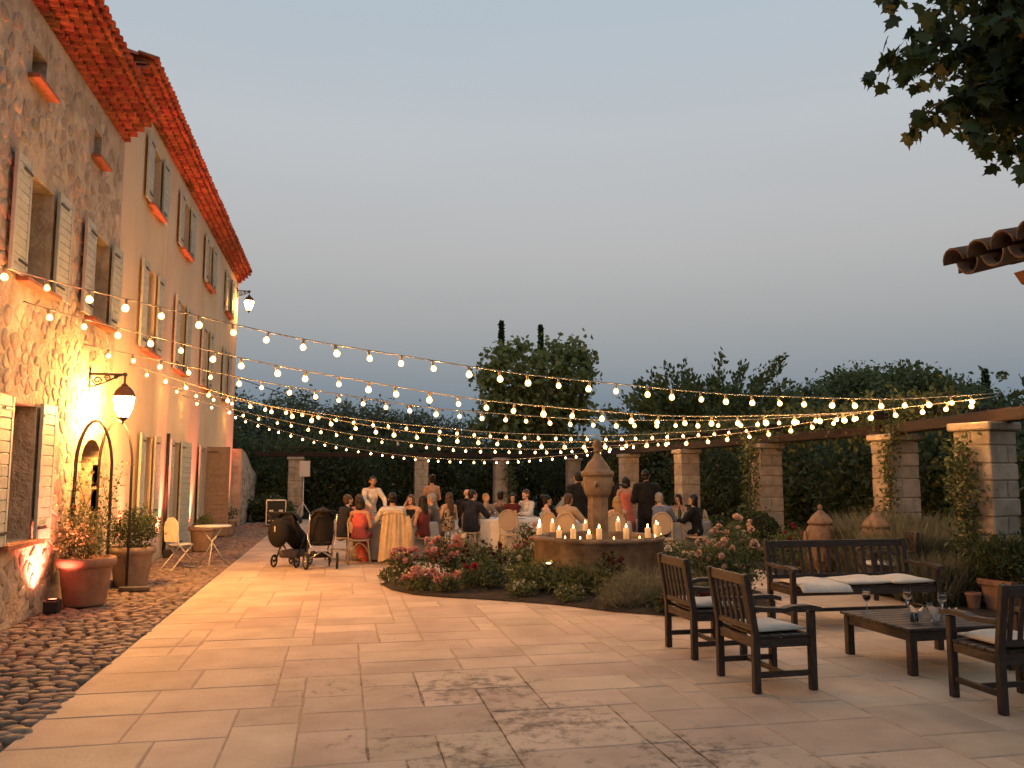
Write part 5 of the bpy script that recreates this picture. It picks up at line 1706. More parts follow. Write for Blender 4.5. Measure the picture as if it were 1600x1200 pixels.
def round_table(loc, r, lab, clab, cm, n=56, seed=0):
    rs = random.Random(seed)
    t = thing('round_table', (*loc, 0), lab, 'table', 'round dining tables')
    MB().lathe([(r - .02, .70), (r, .71), (r, .735), (r - .01, .742)], 32).build('table_top', MT['wood'], t)
    for k in range(4):
        a = PI / 4 + k * PI / 2
        MB().tube([(r * .6 * math.cos(a), r * .6 * math.sin(a), 0), (r * .6 * math.cos(a), r * .6 * math.sin(a), .70)], .02, 8).build('leg', MT['alu'], t)
    nf = rs.choice([9, 10, 11])
    ph = rs.uniform(0, 6)
    def wob(a, i):
        k = max(0, (i - 2)) / 6
        return 1 + k * (.045 * math.cos(nf * a + ph) + .03 * math.cos((nf - 4) * a + 1.3 * ph))
    prof = [(.01, .748), (r * .9, .748), (r + .008, .744), (r + .022, .70), (r + .03, .58), (r + .04, .42), (r + .05, .25), (r + .06, .10), (r + .065, .04)]
    mb = MB()
    vs, fs = [], []
    for i, (rr, z) in enumerate(prof):
        for k in range(n):
            a = 2 * PI * k / n
            q = rr * wob(a, i)
            vs.append((q * math.cos(a), q * math.sin(a), z))
    for i in range(len(prof) - 1):
        for k in range(n):
            fs.append((i * n + (k + 1) % n, i * n + k, (i + 1) * n + k, (i + 1) * n + (k + 1) % n)[::-1])
    fs.append(tuple(range(n)))
    mb.add(vs, fs, 0, True)
    base_mesh('tablecloth', (*loc, 0), mb, MT[cm], clab, 'tablecloth', 'tablecloths')
    return t
TB = [((1.15, 17.75), .85, 'left round dining table with strollers beside it', 'grey floor length cloth on the left dining table', 'cloth_grey'),
      ((3.75, 18.75), .82, 'middle round dining table behind the flower bed', 'white floor length cloth on the middle dining table', 'cloth_white'),
      ((5.15, 17.0), .85, 'round dining table hidden behind the fountain', 'white cloth on the table behind the fountain', 'cloth_white'),
      ((7.05, 17.1), .8, 'right round dining table before the box balls', 'white cloth on the right dining table', 'cloth_grey')]
bottle = MB().lathe([(.034, 0), (.037, .01), (.037, .17), (.03, .205), (.014, .235), (.013, .29), (.016, .292), (.016, .305), (.012, .305)], 14)
bottle = bottle.mesh('bottle', mat('bottle_glass', (.03, .06, .03), None, .1, 3, 0, spec=.5))
plate = MB().lathe([(.07, 0), (.08, .004), (.125, .016), (.125, .02), (.08, .009), (.01, .007)], 20).mesh('plate', MT['china'])
WHO = ['left', 'middle', 'hidden', 'right']
for ti, (loc, r, lab, clab, cm) in enumerate(TB):
    round_table(loc, r, lab, clab, cm, seed=ti + 2)
    rs = random.Random(40 + ti)
    for k in range(4 if ti != 2 else 0):
        a = 2 * PI * k / 4 + .3 * ti
        link('dinner_plate', plate, None, (loc[0] + (r - .22) * math.cos(a), loc[1] + (r - .22) * math.sin(a), .752), None, 'white dinner plate on the %s dining table' % WHO[ti], 'plate', 'plates on the %s dining table' % WHO[ti])
        a += .3
        wineglass((loc[0] + (r - .40) * math.cos(a), loc[1] + (r - .40) * math.sin(a), .752), 'wine glass on the %s dining table' % WHO[ti], False, 'wine glasses on the %s dining table' % WHO[ti])
    for k in range(1 if ti != 2 else 0):
        a = rs.uniform(0, 6)
        link('bottle', bottle, None, (loc[0] + .2 * math.cos(a + k * 2.5), loc[1] + .2 * math.sin(a + k * 2.5), .752), None, 'wine bottle in the middle of the %s dining table' % WHO[ti], 'bottle', 'bottles on the %s dining table' % WHO[ti])
    if ti == 2: continue
    k = thing('table_candle', (loc[0] + .02, loc[1] - .12, .752), 'small lit candle on the %s dining table' % WHO[ti], 'candle', 'candles on the dining tables')
    MB().lathe([(.03, 0), (.035, .06), (.032, .06), (.028, .05), (.003, .045)], 12).build('wax', MT['wax'], k)
    link('flame', flame, k, (0, 0, .048))

# jacket hung over the chair of the guest in shirt sleeves
jk = MB()
vs, fs = [], []
nu, nv = 26, 10
for j in range(nv + 1):
    v = j / nv
    for i in range(nu + 1):
        u = i / nu * 2 - 1
        wdt = .235 + .10 * v
        fold = .022 * math.sin(9 * u + 1) * (.3 + v) + .012 * math.sin(21 * u + 4 * v)
        y = .30 + .06 * (1 - v) + fold - .05 * u * u + .05 * v
        z = .98 - .86 * v * (1 - .10 * (u > .35) - .06 * math.cos(3 * u)) - .05 * u * u * (1 - v)
        vs.append((u * wdt + .03 * v, y, max(.06, z)))
for j in range(nv):
    for i in range(nu):
        fs.append((j * (nu + 1) + i, j * (nu + 1) + i + 1, (j + 1) * (nu + 1) + i + 1, (j + 1) * (nu + 1) + i))
n0 = len(vs)
vs += [(p[0], p[1] - .02, p[2]) for p in vs]
fs += [tuple(q + n0 for q in f[::-1]) for f in fs]
jk.add(vs, fs, 0, True)
jk.tube([(-.20, .27, .97), (-.1, .24, 1.0), (0, .23, 1.005), (.1, .24, 1.0), (.2, .27, .97)], [.045, .05, .05, .05, .045], 10)
jk.tube([(.24, .30, .93), (.30, .31, .66), (.33, .33, .36)], [.05, .055, .045], 10)
base_mesh('draped_jacket', (1.02, 16.27, 0), MB().add([(p[0], -p[1] + .30, p[2]) for p in jk.v], [f[::-1] for f in jk.f], 0, True), mat('beige_linen', (.50, .37, .23), (.40, .29, .18), .9, 9, .3, 40), 'beige linen jacket draped over a rattan chair back', 'jacket')

# ------------------------------------------------------------------ strollers
def wheel(t, c, r, w, axis, rim='alu', name='wheel'):
    M = Matrix.Translation(c) @ Matrix.Rotation(axis, 4, 'Z') @ Matrix.Rotation(PI / 2, 4, 'X')
    ring = [(r * .86 * math.cos(a), r * .86 * math.sin(a), 0) for a in [2 * PI * k / 22 for k in range(22)]]
    o = MB().tube(ring, r * .15, 8, closed=True, M=M).build(name, MT['rubber'], t)
    m_ = MB()
    m_.tube([(r * .70 * math.cos(a), r * .70 * math.sin(a), 0) for a in [2 * PI * k / 22 for k in range(22)]], r * .05, 6, closed=True, M=M)
    for k in range(5):
        a = 2 * PI * k / 5
        m_.tube([(0, 0, 0), (r * .7 * math.cos(a), r * .7 * math.sin(a), 0)], r * .06, 5, M=M)
    m_.lathe([(r * .16, -w * .5), (r * .16, w * .5)], 10, M=M)
    m_.build('rim', MT[rim], o)
    return o
t = thing('stroller', (-.34, 15.98, 0), 'black stroller with round frame and spoked wheels, right of the pair', 'stroller', 'strollers by the left table', .12)
sb = MB()
# seat shell seen from behind
vs, fs = [], []
for j in range(9):
    v = j / 8
    z = .42 + .62 * v
    wv = .19 + .035 * math.sin(PI * min(1, v * 1.1)) - .05 * max(0, v - .8) * 4 * .6
    for i in range(9):
        u = i / 8 * 2 - 1
        vs.append((u * wv, -.10 - .12 * v + .12 * u * u, z))
for j in range(8):
    for i in range(8):
        fs.append((j * 9 + i, j * 9 + i + 1, (j + 1) * 9 + i + 1, (j + 1) * 9 + i))
n0 = len(vs)
vs += [(p[0] * .92, p[1] + .05, p[2]) for p in vs]
fs += [tuple(q + n0 for q in f[::-1]) for f in fs]
bd = [i for i in range(9)] + [j * 9 + 8 for j in range(1, 9)] + [72 + i for i in range(7, -1, -1)] + [j * 9 for j in range(7, 0, -1)]
fs += [(bd[k], bd[(k + 1) % 32], bd[(k + 1) % 32] + n0, bd[k] + n0) for k in range(32)]
sb.add(vs, fs, 0, True)
sb.box((0, .06, .47), (.34, .34, .06), .02)
sb.build('seat', MT['black_fabric'], t)
hd = MB()
vs, fs = [], []
for j in range(6):
    a = PI * .12 + j / 5 * PI * .55
    for i in range(11):
        b_ = PI * i / 10
        r_ = .225
        vs.append((r_ * math.cos(b_), -.06 + .34 * math.sin(b_) * math.cos(a) * 1.0, .86 + .26 * math.sin(b_) * math.sin(a)))
for j in range(5):
    for i in range(10):
        fs.append((j * 11 + i, j * 11 + i + 1, (j + 1) * 11 + i + 1, (j + 1) * 11 + i))
hd.add(vs, fs, 0, True)
hd.build('hood', MT['black_fabric'], t)
fm = MB()
fm.tube([(-.25, -.05, .75), (-.25, -.10, .55), (-.20, -.16, .40), (-.10, -.19, .33), (.10, -.19, .33), (.20, -.16, .40), (.25, -.10, .55), (.25, -.05, .75)], .014, 8)
fm.build('seat_ring', MT['alu'], t)
MB().tube([(-.24, -.30, 1.02), (-.24, -.12, .60), (-.22, .42, .16)], .014, 8).build('frame_tube', MT['alu'], t)
MB().tube([(.24, -.30, 1.02), (.24, -.12, .60), (.22, .42, .16)], .014, 8).build('frame_tube', MT['alu'], t)
MB().tube([(-.24, -.30, 1.02), (-.2, -.36, 1.06), (.2, -.36, 1.06), (.24, -.30, 1.02)], .017, 8).build('handle', MT['black_fabric'], t)
MB().tube([(-.25, -.16, .17), (0, -.14, .33), (.25, -.16, .17)], .014, 8).build('axle', MT['alu'], t)
MB().box((0, .12, .25), (.34, .44, .10), .03).build('basket', MT['black_fabric'], t)
wheel(t, (-.28, -.16, .15), .15, .05, .25 + PI / 2)
wheel(t, (.28, -.16, .15), .15, .05, PI / 2 - .1)
wheel(t, (-.20, .42, .09), .09, .04, PI / 2)
wheel(t, (.20, .42, .09), .09, .04, PI / 2)

t = thing('stroller', (-.90, 16.45, 0), 'black folded back stroller with hanging bag, left of the pair', 'stroller', 'strollers by the left table', -.42)
for s_ in (-1, 1):
    MB().tube([(s_ * .22, -.50, 1.02), (s_ * .22, -.28, .72), (s_ * .20, .36, .14)], .015, 8).build('frame_tube', MT['black_plastic'], t)
    MB().tube([(s_ * .21, .10, .55), (s_ * .21, -.20, .12)], .015, 8).build('rear_tube', MT['black_plastic'], t)
MB().tube([(-.22, -.50, 1.02), (-.22, -.54, 1.03), (.22, -.54, 1.03), (.22, -.50, 1.02)], .018, 8).build('handle', MT['rubber'], t)
bz = MB()
bz.tube([(0, -.22, .92), (0, .02, .62), (0, .30, .46), (0, .55, .34)], [.13, .19, .19, .12], 12)
bz.build('seat', MT['black_fabric'], t)
hd = MB()
vs, fs = [], []
for j in range(6):
    a = PI * .05 + j / 5 * PI * .5
    for i in range(11):
        b_ = PI * i / 10
        vs.append((.22 * math.cos(b_), -.15 + .40 * math.sin(b_) * math.cos(a), .80 + .24 * math.sin(b_) * math.sin(a)))
for j in range(5):
    for i in range(10):
        fs.append((j * 11 + i, j * 11 + i + 1, (j + 1) * 11 + i + 1, (j + 1) * 11 + i))
hd.add(vs, fs, 0, True)
hd.build('hood', MT['black_fabric'], t)
MB().box((0, .05, .24), (.36, .46, .14), .04).build('basket', mat('grey_mesh', (.12, .10, .09), None, .8, 20, .2), t)
MB().ball((0, -.52, .66), (.20, .13, .27), 14, 10).build('hanging_bag', MT['black_fabric'], t)
MB().box((0, -.655, .74), (.02, .012, .10), .003).build('bag_tag', MT['china'], t)
MB().tube([(.05, -.5, .40), (.06, -.52, .3), (.05, -.5, .22)], .006, 5).build('strap', MT['bark'], t)
wheel(t, (-.23, -.22, .12), .12, .05, PI / 2, 'black_plastic')
wheel(t, (.23, -.22, .12), .12, .05, PI / 2, 'black_plastic')
wheel(t, (-.20, .40, .10), .10, .05, PI / 2, 'black_plastic')
wheel(t, (.20, .40, .10), .10, .05, PI / 2, 'black_plastic')

# ------------------------------------------------------------------ sound gear
t = thing('flight_case', (-2.12, 29.0, .02), 'black equipment flight case with metal edges at the end of the cobbles', 'flight case', rz=.1)
MB().box((0, 0, .46), (.62, .55, .80), .01).build('case_body', MT['black_plastic'], t)
for sx in (-1, 1):
    for sy in (-1, 1): MB().box((sx * .305, sy * .27, .46), (.035, .035, .815), .004).build('edge_strip', MT['alu'], t)
for sy in (-1, 1):
    for z in (.06, .86): MB().box((0, sy * .27, z), (.575, .034, .034), .004).build('edge_strip', MT['alu'], t)
for sx in (-1, 1):
    MB().box((sx * .15, -.281, .50), (.13, .012, .10), .004).build('latch', MT['alu'], t)
MB().box((0, -.281, .2), (.50, .01, .03), .002).build('rail', MT['alu'], t)
for sx in (-1, 1):
    for sy in (-1, 1): MB().lathe([(.03, 0), (.034, .02), (.03, .045)], 10, (sx * .24, sy * .2, 0)).build('castor', MT['rubber'], t)
t = thing('speaker_stand', (-1.33, 30.9, .02), 'pale pole stand carrying the loudspeaker by the leftmost pillar', 'speaker stand')
MB().tube([(0, 0, .25), (0, 0, 1.64)], .018, 8).build('pole', MT['white_paint'], t)
MB().tube([(0, 0, .60), (0, 0, .74)], .03, 8).build('collar', MT['white_paint'], t)
for k in range(3):
    a = 2 * PI * k / 3 + .4
    MB().tube([(.02 * math.cos(a), .02 * math.sin(a), .68), (.48 * math.cos(a), .48 * math.sin(a), .02)], .014, 6).build('leg', MT['white_paint'], t)
t = thing('loudspeaker', (-1.33, 30.9, 1.66), 'pale grey loudspeaker on a pole beside the leftmost pillar', 'loudspeaker', rz=.25)
MB().prism([(-.19, .15), (-.12, -.13), (.12, -.13), (.19, .15)], 0, .56, 'z', M=Matrix.Rotation(PI, 4, 'Z')).build('cabinet', MT['speaker'], t)
MB().box((0, -.152, .28), (.33, .012, .52), .004).build('grille', MT['speaker'], t)

# tall slender bird sculpture behind the fountain
t = thing('bird_sculpture', (5.75, 20.9, 0), 'slender grey bird sculpture standing behind the fountain', 'sculpture')
st_ = mat('grey_metal', (.26, .25, .22), (.18, .17, .15), .6, 8, .3)
MB().tube([(-.22, 0, .95), (-.05, 0, 1.02), (.12, 0, 1.14), (.2, 0, 1.22)], [.03, .15, .13, .05], 12).build('body', st_, t)
MB().tube([(.17, 0, 1.18), (.26, 0, 1.36), (.22, 0, 1.54), (.26, 0, 1.66), (.32, 0, 1.68), (.44, 0, 1.66)], [.06, .035, .026, .032, .03, .004], 8).build('neck', st_, t)
for s_ in (-1, 1):
    MB().tube([(0, s_ * .05, 1.0), (.04, s_ * .05, .5), (.0, s_ * .05, 0)], .014, 6).build('leg', st_, t)
    MB().tube([(.1, s_ * .12, 1.14), (-.1, s_ * .13, 1.0), (-.36, s_ * .08, .84)], [.05, .07, .01], 8).build('wing', st_, t)
MB().lathe([(.2, 0), (.2, .03), (.18, .04)], 16).build('base', st_, t)
# ------------------------------------------------------------------ guests
SKIN = [mat('skin_light', (.56, .33, .22), (.50, .28, .185), .55, 9, .05, sss=.1), mat('skin_tan', (.42, .225, .135), (.36, .19, .11), .55, 9, .05, sss=.1)]
HAIRM = {'dark': mat('dark_hair', (.008, .005, .004), None, .45, 40, .4, 90), 'brown': mat('brown_hair', (.07, .036, .018), None, .45, 40, .4, 90),
         'blond': mat('blond_hair', (.36, .22, .095), (.26, .15, .06), .45, 40, .4, 90), 'grey': mat('grey_hair', (.30, .27, .24), None, .5, 40, .4, 90)}
CLM = {}
def cl(name, col, col2=None):
    if name not in CLM: CLM[name] = mat(name, col, col2, .85, 7, .9, 11, sheen=.03, bdist=.03)
    return CLM[name]
EYE = MB().ball((0, 0, 0), .0105, 8, 6).mesh('eye', mat('eye', (.02, .015, .012), None, .2, 3, 0))
MOUTH = MB().ball((0, 0, 0), (.022, .006, .006), 8, 6).mesh('mouth', mat('lips', (.34, .10, .08), None, .5, 3, 0))
PEND = []        # (object, voxel) whose raw shapes are still to be fused into one skin

def ecap(mb, p0, p1, r0, r1, side=(1, 0, 0), n=14, m=3, flat=False):
    """tapered capsule with elliptical section; r = (across side, other)"""
    p0, p1 = Vector(p0), Vector(p1)
    r0 = r0 if isinstance(r0, tuple) else (r0, r0)
    r1 = r1 if isinstance(r1, tuple) else (r1, r1)
    d = (p1 - p0)
    L = d.length
    d = d.normalized() if L > 1e-6 else Vector((0, 0, 1))
    s = Vector(side) - d * Vector(side).dot(d)
    if s.length < .05: s = Vector((0, 1, 0)) - d * d.y
    s.normalize()
    w = d.cross(s)
    rings = []
    if not flat:
        e0 = min(r0)
        for i in range(m, 0, -1):
            a = PI / 2 * i / m * .97
            rings.append((p0 - d * e0 * math.sin(a), r0[0] * math.cos(a), r0[1] * math.cos(a)))
    rings.append((p0, *r0)); rings.append((p1, *r1))
    if not flat:
        e1 = min(r1)
        for i in range(1, m + 1):
            a = PI / 2 * i / m * .97
            rings.append((p1 + d * e1 * math.sin(a), r1[0] * math.cos(a), r1[1] * math.cos(a)))
    vs, fs = [], []
    for c, a, b in rings:
        for k in range(n):
            t = 2 * PI * k / n
            vs.append(tuple(c + s * (a * math.cos(t)) + w * (b * math.sin(t))))
    for i in range(len(rings) - 1):
        for k in range(n):
            fs.append((i * n + k, i * n + (k + 1) % n, (i + 1) * n + (k + 1) % n, (i + 1) * n + k))
    fs.append(tuple(range(n))[::-1])
    fs.append(tuple((len(rings) - 1) * n + k for k in range(n)))
    mb.add(vs, fs, 0, True)

def V3(*a): return Vector(a)

def person(loc, rz, label, pose='sit', h=1.70, arms=('down', 'down'), top=None, bottom=None, dress=None, hair=('short', 'dark'), skin=0, lean=0.0, turn=0.0, tilt=0.0,
           female=False, z=0.0, bare_back=False, shoes=True, tie=None):
    """local +Y is where the person faces; body first, clothes and hair as children"""
    k = h / 1.72
    sw = .165 if female else .19           # half shoulder width
    wr = .125 if female else .145
    if pose == 'stand':
        pel = V3(0, 0, .95)
        up = V3(0, math.sin(lean), math.cos(lean))
        che, nec = pel + up * .30, pel + up * .52
        hips = [V3(s * .088, 0, .92) for s in (-1, 1)]
        kn = [V3(s * .095, .03, .50) for s in (-1, 1)]
        an = [V3(s * .10, -.01, .085) for s in (-1, 1)]
    else:
        pel = V3(0, 0, .555)
        up = V3(0, math.sin(lean), math.cos(lean))
        che, nec = pel + up * .30, pel + up * .52
        hips = [V3(s * .095, .02, .54) for s in (-1, 1)]
        kn = [V3(s * .12, .43, .53) for s in (-1, 1)]
        an = [V3(s * .11, .40, .085) for s in (-1, 1)]
    toe = [a + V3(.015 * (i * 2 - 1), .15, -.045) for i, a in enumerate(an)]
    sh = [nec + up * -.06 + V3(s * sw, 0, 0) for s in (-1, 1)]
    hc = nec + up * .065 + V3(0, .02, .085)
    elb, hand = [], []
    for i, s in enumerate((-1, 1)):
        m = arms[i]
        if m == 'down':
            e = sh[i] + V3(s * .07, -.04, -.27); q = e + V3(s * -.01, .09, -.23)
        elif m == 'front':                      # forearm crossing in front
            e = sh[i] + V3(s * .06, .03, -.27); q = e + V3(s * -.14, .21, .0)
        elif m == 'table':
            e = sh[i] + V3(s * .10, .17, -.22); q = V3(s * .13, max(.40, sh[i].y + .36), .79)
        elif m == 'face':
            e = sh[i] + V3(s * .05, .22, -.20); q = hc + V3(s * .06, .13, -.06)
        elif m == 'reach':
            e = sh[i] + V3(s * .08, .16, -.20); q = sh[i] + V3(s * .0, .38, -.34)
        elif m == 'hip':
            e = sh[i] + V3(s * .17, -.06, -.24); q = pel + V3(s * .17, .06, .06)
        elif m == 'lap':
            e = sh[i] + V3(s * .07, .02, -.27); q = V3(s * .07, .27, pel.z + .12)
        elb.append(e); hand.append(q)
    S = lambda v: v * k
    B = MB()
    # trunk
    ecap(B, S(pel), S(pel + up * .10), (.150 * k, .105 * k), (wr * k, .095 * k))
    ecap(B, S(pel + up * .10), S(che), (wr * k, .092 * k), (.150 * k, .108 * k))
    ecap(B, S(che), S(nec - up * .07), (.150 * k, .108 * k), (.125 * k, .075 * k))
    ecap(B, S(sh[0]), S(nec - up * .02), .050 * k, .055 * k); ecap(B, S(sh[1]), S(nec - up * .02), .050 * k, .055 * k)
    if female:
        for s in (-1, 1): ecap(B, S(che + V3(s * .065, .075, .03)), S(che + V3(s * .066, .09, .02)), .055 * k, .05 * k)
    ecap(B, S(nec - up * .03), S(nec + up * .07), .050 * k, .046 * k)
    # head
    R = Matrix.Translation(S(hc)) @ Matrix.Rotation(turn, 4, 'Z') @ Matrix.Rotation(-tilt, 4, 'X')
    hm = MB()
    ecap(hm, (0, -.012, .022), (0, -.008, .03), (.074, .094), (.074, .094))
    ecap(hm, (0, .022, -.03), (0, .03, -.055), (.060, .062), (.046, .045))
    ecap(hm, (0, .083, .01), (0, .105, -.022), .010, .013, m=2, n=8)
    ecap(hm, (0, .07, -.075), (0, .075, -.085), (.028, .02), (.022, .018), m=2, n=8)
    for s in (-1, 1):
        ecap(hm, (s * .076, -.005, .015), (s * .078, -.010, -.02), (.012, .022), (.009, .015), m=2, n=8)
        ecap(hm, (s * .035, .070, .022), (s * .025, .078, .026), .016, .014, m=2, n=8)     # brows
    B.add([tuple(R @ (Vector(p) * k)) for p in hm.v], hm.f, 0, True)
    for i, s in enumerate((-1, 1)):
        ecap(B, S(hips[i]), S(kn[i]), .078 * k, .052 * k)
        ecap(B, S(kn[i]), S(an[i]), .053 * k, .034 * k)
        ecap(B, S(an[i] + V3(0, -.03, -.03)), S(toe[i]), (.036 * k, .034 * k), (.040 * k, .024 * k))
        ecap(B, S(sh[i]), S(elb[i]), .046 * k, .036 * k)
        ecap(B, S(elb[i]), S(hand[i]), .036 * k, .025 * k)
        d = (hand[i] - elb[i]).normalized()
        sd = d.cross(V3(0, 0, 1)) if abs(d.z) < .8 else V3(0, 1, 0)
        sd.normalize()
        nrm = d.cross(sd)
        pc = hand[i] + d * .05
        ecap(B, S(hand[i] + d * .01), S(pc + d * .03), (.030 * k, .016 * k), (.036 * k, .014 * k), side=sd)
        for f in range(4):                      # fingers, unequal, slightly curled
            b0 = pc + d * .03 + sd * (.027 - .018 * f)
            ln = (.058, .070, .066, .050)[f]
            b1 = b0 + d * ln * .55 + nrm * .006
            b2 = b1 + d * ln * .40 - nrm * .016 * (1 if pose != 'x' else 0)
            ecap(B, S(b0), S(b1), .0085 * k, .008 * k, m=2, n=7); ecap(B, S(b1), S(b2), .008 * k, .0065 * k, m=2, n=7)
        th0 = hand[i] + d * .025 + sd * .03
        ecap(B, S(th0), S(th0 + d * .03 + sd * .024), .011 * k, .010 * k, m=2, n=7)
        ecap(B, S(th0 + d * .03 + sd * .024), S(th0 + d * .06 + sd * .028), .010 * k, .008 * k, m=2, n=7)
    root = B.build('person', SKIN[skin], None, label=label, cat='person', group='wedding guests')
    root.location = (*loc, z)
    root.rotation_euler = (0, 0, rz)
    PEND.append((root, .0105))
    for s in (-1, 1):
        e_ = link('eye', EYE, root); e_.matrix_local = R @ Matrix.Translation((s * .031 * k, .083 * k, .012 * k))
    e_ = link('mouth', MOUTH, root); e_.matrix_local = R @ Matrix.Translation((0, .089 * k, -.052 * k))

    def garment(name, m, vox=.014):
        mb = MB()
        return mb, (lambda: PEND.append((mb.build(name, m, root), vox)))
    g = .016
    # legs
    if bottom:
        mb, done = garment('trousers', bottom)
        ecap(mb, S(pel - up * .02), S(pel + up * .10), ((.158 + g) * k, (.112 + g) * k), ((wr + g) * k, (.10 + g) * k))
        for i in (0, 1):
            ecap(mb, S(hips[i]), S(kn[i]), (.086 + g) * k, (.063 + g) * k)
            ecap(mb, S(kn[i]), S(an[i] + V3(0, 0, .01)), (.063 + g) * k, (.050 + g * .5) * k)
        done()
    if top:
        kind, m = top
        ext = {'jacket': .028, 'shirt': .014, 'knit': .02}[kind]
        mb, done = garment(kind if kind != 'knit' else 'cardigan', m)
        low = -.10 if kind == 'jacket' else 0.02
        if pose != 'stand' and kind == 'jacket': low = -.02
        ecap(mb, S(pel + up * low), S(pel + up * .14), ((.160 + ext) * k, (.115 + ext) * k), ((wr + ext) * k, (.10 + ext) * k))
        ecap(mb, S(pel + up * .14), S(che), ((wr + ext) * k, (.10 + ext) * k), ((.155 + ext) * k, (.112 + ext) * k))
        ecap(mb, S(che), S(nec - up * .075), ((.155 + ext) * k, (.112 + ext) * k), ((.135 + ext) * k, (.08 + ext) * k))
        for i in (0, 1):
            ecap(mb, S(sh[i]), S(nec - up * .055), (.052 + ext) * k, (.052 + ext) * k)
            ecap(mb, S(sh[i]), S(elb[i]), (.050 + ext) * k, (.042 + ext) * k)
            ecap(mb, S(elb[i]), S(elb[i].lerp(hand[i], .93)), (.042 + ext) * k, (.031 + ext * .7) * k)
        if kind == 'jacket':
            ecap(mb, S(nec - up * .03 + V3(0, -.015, 0)), S(nec + up * .005 + V3(0, -.02, 0)), (.075 * k, .068 * k), (.066 * k, .060 * k))
        done()
        if kind == 'jacket':
            mb, done = garment('shirt_collar', cl('white_shirt', (.62, .57, .50)), .010)
            ecap(mb, S(nec + V3(0, -.005, 0)), S(nec + up * .045), (.060 * k, .058 * k), (.056 * k, .054 * k), flat=True)
            fr = S(che + V3(0, .137, .08))
            ecap(mb, S(che + V3(0, .118, -.10)), S(nec + V3(0, .045, -.04)), (.040 * k, .016 * k), (.045 * k, .020 * k))
            done()
    if dress:
        m, length = dress
        mb, done = garment('dress', m)
        ext = .012
        ecap(mb, S(pel), S(pel + up * .14), ((.156 + ext) * k, (.112 + ext) * k), ((wr + ext) * k, (.097 + ext) * k))
        ecap(mb, S(pel + up * .14), S(che + up * .04), ((wr + ext) * k, (.097 + ext) * k), ((.150 + ext) * k, (.112 + ext) * k))
        for s in (-1, 1): ecap(mb, S(che + V3(s * .065, .08, .03)), S(che + V3(s * .066, .095, .02)), .062 * k, .056 * k)
        if not bare_back:
            ecap(mb, S(che), S(nec - up * .10), ((.155 + ext) * k, (.11 + ext) * k), ((.125 + ext) * k, (.075 + ext) * k))
        for s in (-1, 1):
            ecap(mb, S(che + V3(s * .07, .07, .08)), S(nec + V3(s * .095, 0, -.035)), .022 * k, .018 * k, n=8, m=2)
            if not bare_back: ecap(mb, S(nec + V3(s * .095, 0, -.035)), S(che + V3(s * .08, -.09, .08)), .018 * k, .022 * k, n=8, m=2)
        if pose == 'stand':
            zz = pel.z - .02
            hem = max(.03, zz - length)
            ecap(mb, S(V3(0, 0, zz + .04)), S(V3(0, -.01, hem)), (.170 * k, .125 * k), (.235 * k, .20 * k), flat=True, n=20)
        else:
            ecap(mb, S(pel + V3(0, .02, -.01)), S(V3(0, .44, .545)), (.178 * k, .11 * k), (.185 * k, .085 * k))
            hem = max(.05, .53 - length * .75)
            ecap(mb, S(V3(0, .43, .54)), S(V3(0, .44, hem)), (.18 * k, .085 * k), (.20 * k, .10 * k))
        done()
    if top and top[0] == 'sleeves': pass
    if shoes:
        for i in (0, 1):
            mb, done = garment('shoe', HAIRM['dark'] if not female else cl('nude_shoe', (.30, .18, .11)), .012)
            ecap(mb, S(an[i] + V3(0, -.04, -.038)), S(toe[i]), (.044 * k, .040 * k), (.046 * k, .030 * k))
            done()
    if tie:
        mb, done = garment('tie', tie, .010)
        ecap(mb, S(che + V3(0, .150, -.10)), S(nec + V3(0, .07, -.02)), (.030 * k, .010 * k), (.018 * k, .012 * k), n=8, m=2)
        done()
    st, hcl = hair
    if st != 'bald':
        mb, done = garment('hair', HAIRM[hcl], .009)
        hm = MB()
        ecap(hm, (0, -.025, .035), (0, -.018, .048), (.086, .100), (.084, .098))
        ecap(hm, (0, -.05, -.03), (0, -.03, .02), (.076, .056), (.083, .08))
        if st in ('bob', 'long'):
            for s in (-1, 1): ecap(hm, (s * .066, -.02, .03), (s * .072, .0, -.09), (.030, .05), (.028, .045))
            ecap(hm, (0, -.05, .0), (0, -.06, -.10), (.085, .055), (.085, .05))
        if st == 'long':
            ecap(hm, (0, -.07, -.08), (0, -.115, -.40), (.095, .05), (.075, .035))
        if st == 'bun':
            ecap(hm, (0, -.10, .09), (0, -.115, .095), .05, .05)
        mb.add([tuple(R @ (Vector(p) * k)) for p in hm.v], hm.f, 0, True)
        done()
    return root

NAVY, BLACKS = cl('navy_suit', (.014, .016, .026)), cl('black_suit', (.005, .005, .0055))
BEIGE, PINK, WHITE = cl('beige_suit', (.42, .30, .19)), cl('pink_dress', (.55, .10, .08)), cl('white_dress', (.64, .55, .45))
WINE, CORAL, BLUE = cl('wine_dress', (.11, .018, .016)), cl('coral_dress', (.60, .16, .11)), cl('blue_shirt', (.16, .20, .30))
TAUPE, GREYS = cl('taupe_dress', (.30, .20, .125)), cl('grey_suit', (.10, .09, .085))
LEO = mat('leopard_dress', (.46, .33, .20), (.03, .02, .015), .85, 26, .1, lo=.45, hi=.53)
WS = cl('white_shirt', (.62, .57, .50))
ROSE = cl('rose_top', (.42, .16, .13))
TROUS = cl('dark_trousers', (.03, .026, .025))

